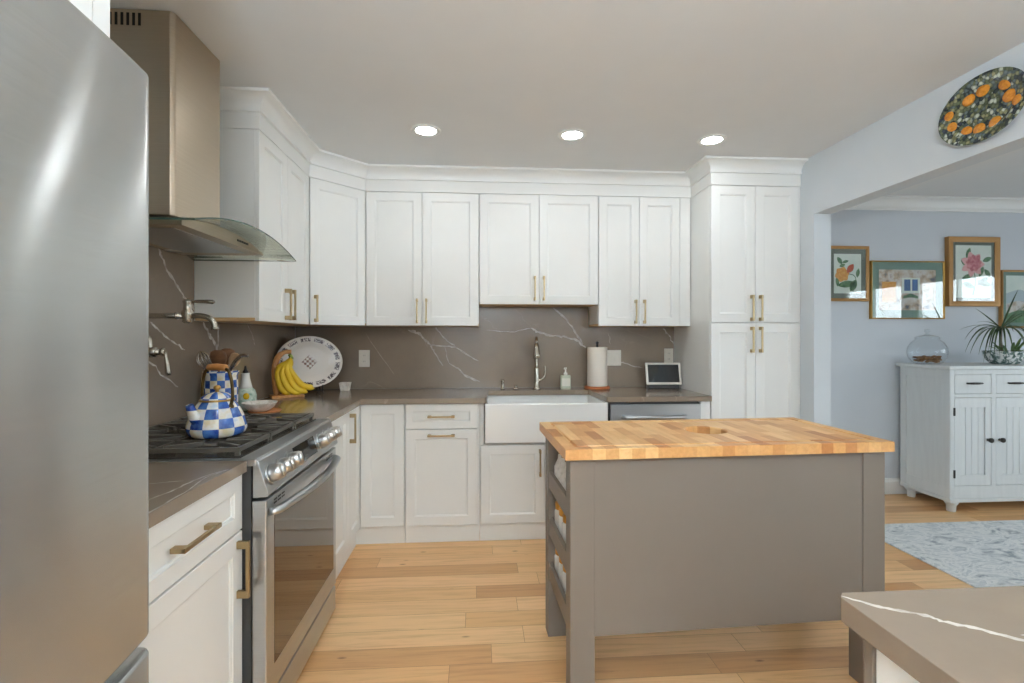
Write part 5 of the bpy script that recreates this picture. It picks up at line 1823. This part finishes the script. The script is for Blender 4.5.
def art_lily(b, x0, x1, z0, z1, y):
    w, h = x1 - x0, z1 - z0
    b.i = 3
    stroke(b, [(x0 + .50 * w, z0 + .50 * h), (x0 + .72 * w, z0 + .46 * h), (x0 + .80 * w, z0 + .35 * h), (x0 + .70 * w, z0 + .05 * h)], 0.006, y)
    for lx, lz, L, ww, a in ((.60, .05, .34, .030, 62), (.12, .92, .22, .018, -55), (.20, .68, .16, .014, 20), (.12, .2, .5, .028, 8), (.85, .40, .24, .016, 80), (.3, .78, .18, .012, 15), (.12, .45, .28, .016, -88)):
        leaf_shape(b, x0 + lx * w, z0 + lz * h, y - 0.0001 * a % 0.0003, L * h, ww, a)
    b.i = 1
    for k in range(6):
        leaf_shape(b, x0 + .30 * w, z0 + .48 * h, y - 0.0004 - 0.00003 * k, .20 * h, .030, 15 + 60 * k)
    b.i = 2
    leaf_shape(b, x0 + .48 * w, z0 + .52 * h, y - 0.0008, .28 * h, .026, 52)
    return [M['art_paper'], M['art_orange'], M['art_red'], M['art_leaf']]


def art_peony(b, x0, x1, z0, z1, y):
    w, h = x1 - x0, z1 - z0
    b.i = 2
    stroke(b, [(x0 + .5 * w, z0 + .55 * h), (x0 + .55 * w, z0 + .3 * h), (x0 + .48 * w, z0 + .05 * h)], 0.007, y)
    for lx, lz, L, ww, a in ((.30, .75, .22, .02, 70), (.15, .72, .18, .018, -40), (.75, .70, .2, .02, 20), (.8, .55, .2, .02, -50), (.5, .45, .26, .02, 200), (.6, .32, .3, .025, -15), (.6, .25, .28, .022, 30), (.52, .2, .25, .022, 160), (.65, .4, .22, .02, 65)):
        leaf_shape(b, x0 + lx * w, z0 + lz * h, y - 0.0001, L * h, ww, a)
    b.i = 3
    for k in range(7):
        leaf_shape(b, x0 + .47 * w, z0 + .64 * h, y - 0.0003 - 0.00003 * k, .25 * h, .030, 52 * k)
    b.i = 1
    for k in range(9):
        leaf_shape(b, x0 + .50 * w, z0 + .66 * h, y - 0.0006 - 0.00003 * k, .17 * h, .026, 40 * k + 12)
    leaf_shape(b, x0 + .58 * w, z0 + .70 * h, y - 0.0010, .13 * h, .02, 60)
    return [M['art_paper'], M['art_pink'], M['art_leaf'], M['art_blush']]


def art_hills(b, x0, x1, z0, z1, y):
    w, h = x1 - x0, z1 - z0
    for i, hs, k in ((1, (.62, .70, .58, .72, .64), 0.0002), (2, (.40, .46, .36, .50, .42), 0.0004), (3, (.18, .26, .20, .14, .24), 0.0006)):
        b.i = i
        P = bez([(x0 + w * j / 4, y - k, z0 + h * q) for j, q in enumerate(hs)], 6)
        b.poly([(x0, y - k, z0), (x1, y - k, z0)] + [tuple(p) for p in reversed(P)])
    return [M['art_paper'], M['art_sky'], M['art_scene'], M['art_leaf']]


def art_street(b, x0, x1, z0, z1, y):
    w, h = x1 - x0, z1 - z0
    def r(a, c, d, e, i, k):
        b.i = i
        b.poly([(x0 + a * w, y - k, z0 + d * h), (x0 + c * w, y - k, z0 + d * h), (x0 + c * w, y - k, z0 + e * h), (x0 + a * w, y - k, z0 + e * h)])
    r(0.40, 0.72, 0.42, 0.80, 1, 0.0002)
    r(0.44, 0.55, 0.48, 0.76, 2, 0.0004); r(0.58, 0.68, 0.48, 0.76, 2, 0.0004)
    r(0.05, 0.30, 0.2, 0.7, 3, 0.0002)
    b.i = 4
    for k in range(7):
        leaf_shape(b, x0 + (.42 + .045 * k) * w, z0 + .30 * h, y - 0.0005, .12 * h, .012, 30 + 20 * k)
    return [M['art_scene'], M['art_paper'], M['art_blue'], M['art_orange'], M['art_leaf']]


picture(2.845, 3.207, 1.590, 2.042, 'small orange lily print in a gold frame, leftmost on the dining room wall', 0.024, 0.030, M['gold_wood'], M['mat_grey'], 0.040, art_lily)
picture(3.225, 3.868, 1.446, 1.925, 'wide street scene in a thin gold frame with sage green mat', 0.010, 0.032, M['gold'], M['mat_green'], 0.062, art_street)
picture(3.892, 4.352, 1.552, 2.130, 'pink flower print in a wide gold frame, highest on the dining room wall', 0.044, 0.042, M['gold_wood'], M['mat_grey'], 0.026, art_peony)
picture(4.376, 4.98, 1.372, 1.858, 'gold-framed landscape print above the plant at the right edge', 0.016, 0.036, M['gold_wood'], M['mat_green'], 0.030, art_hills)

# ------------------------------------------------------------------ rug
b = B(); b.box(2.565, 5.20, 0.55, 3.192, 0.0005, 0.009)
tag(put('area_rug', b, M['rug'], bevel=0.003), 'pale grey and white woven rug on the dining room floor', 'rug')
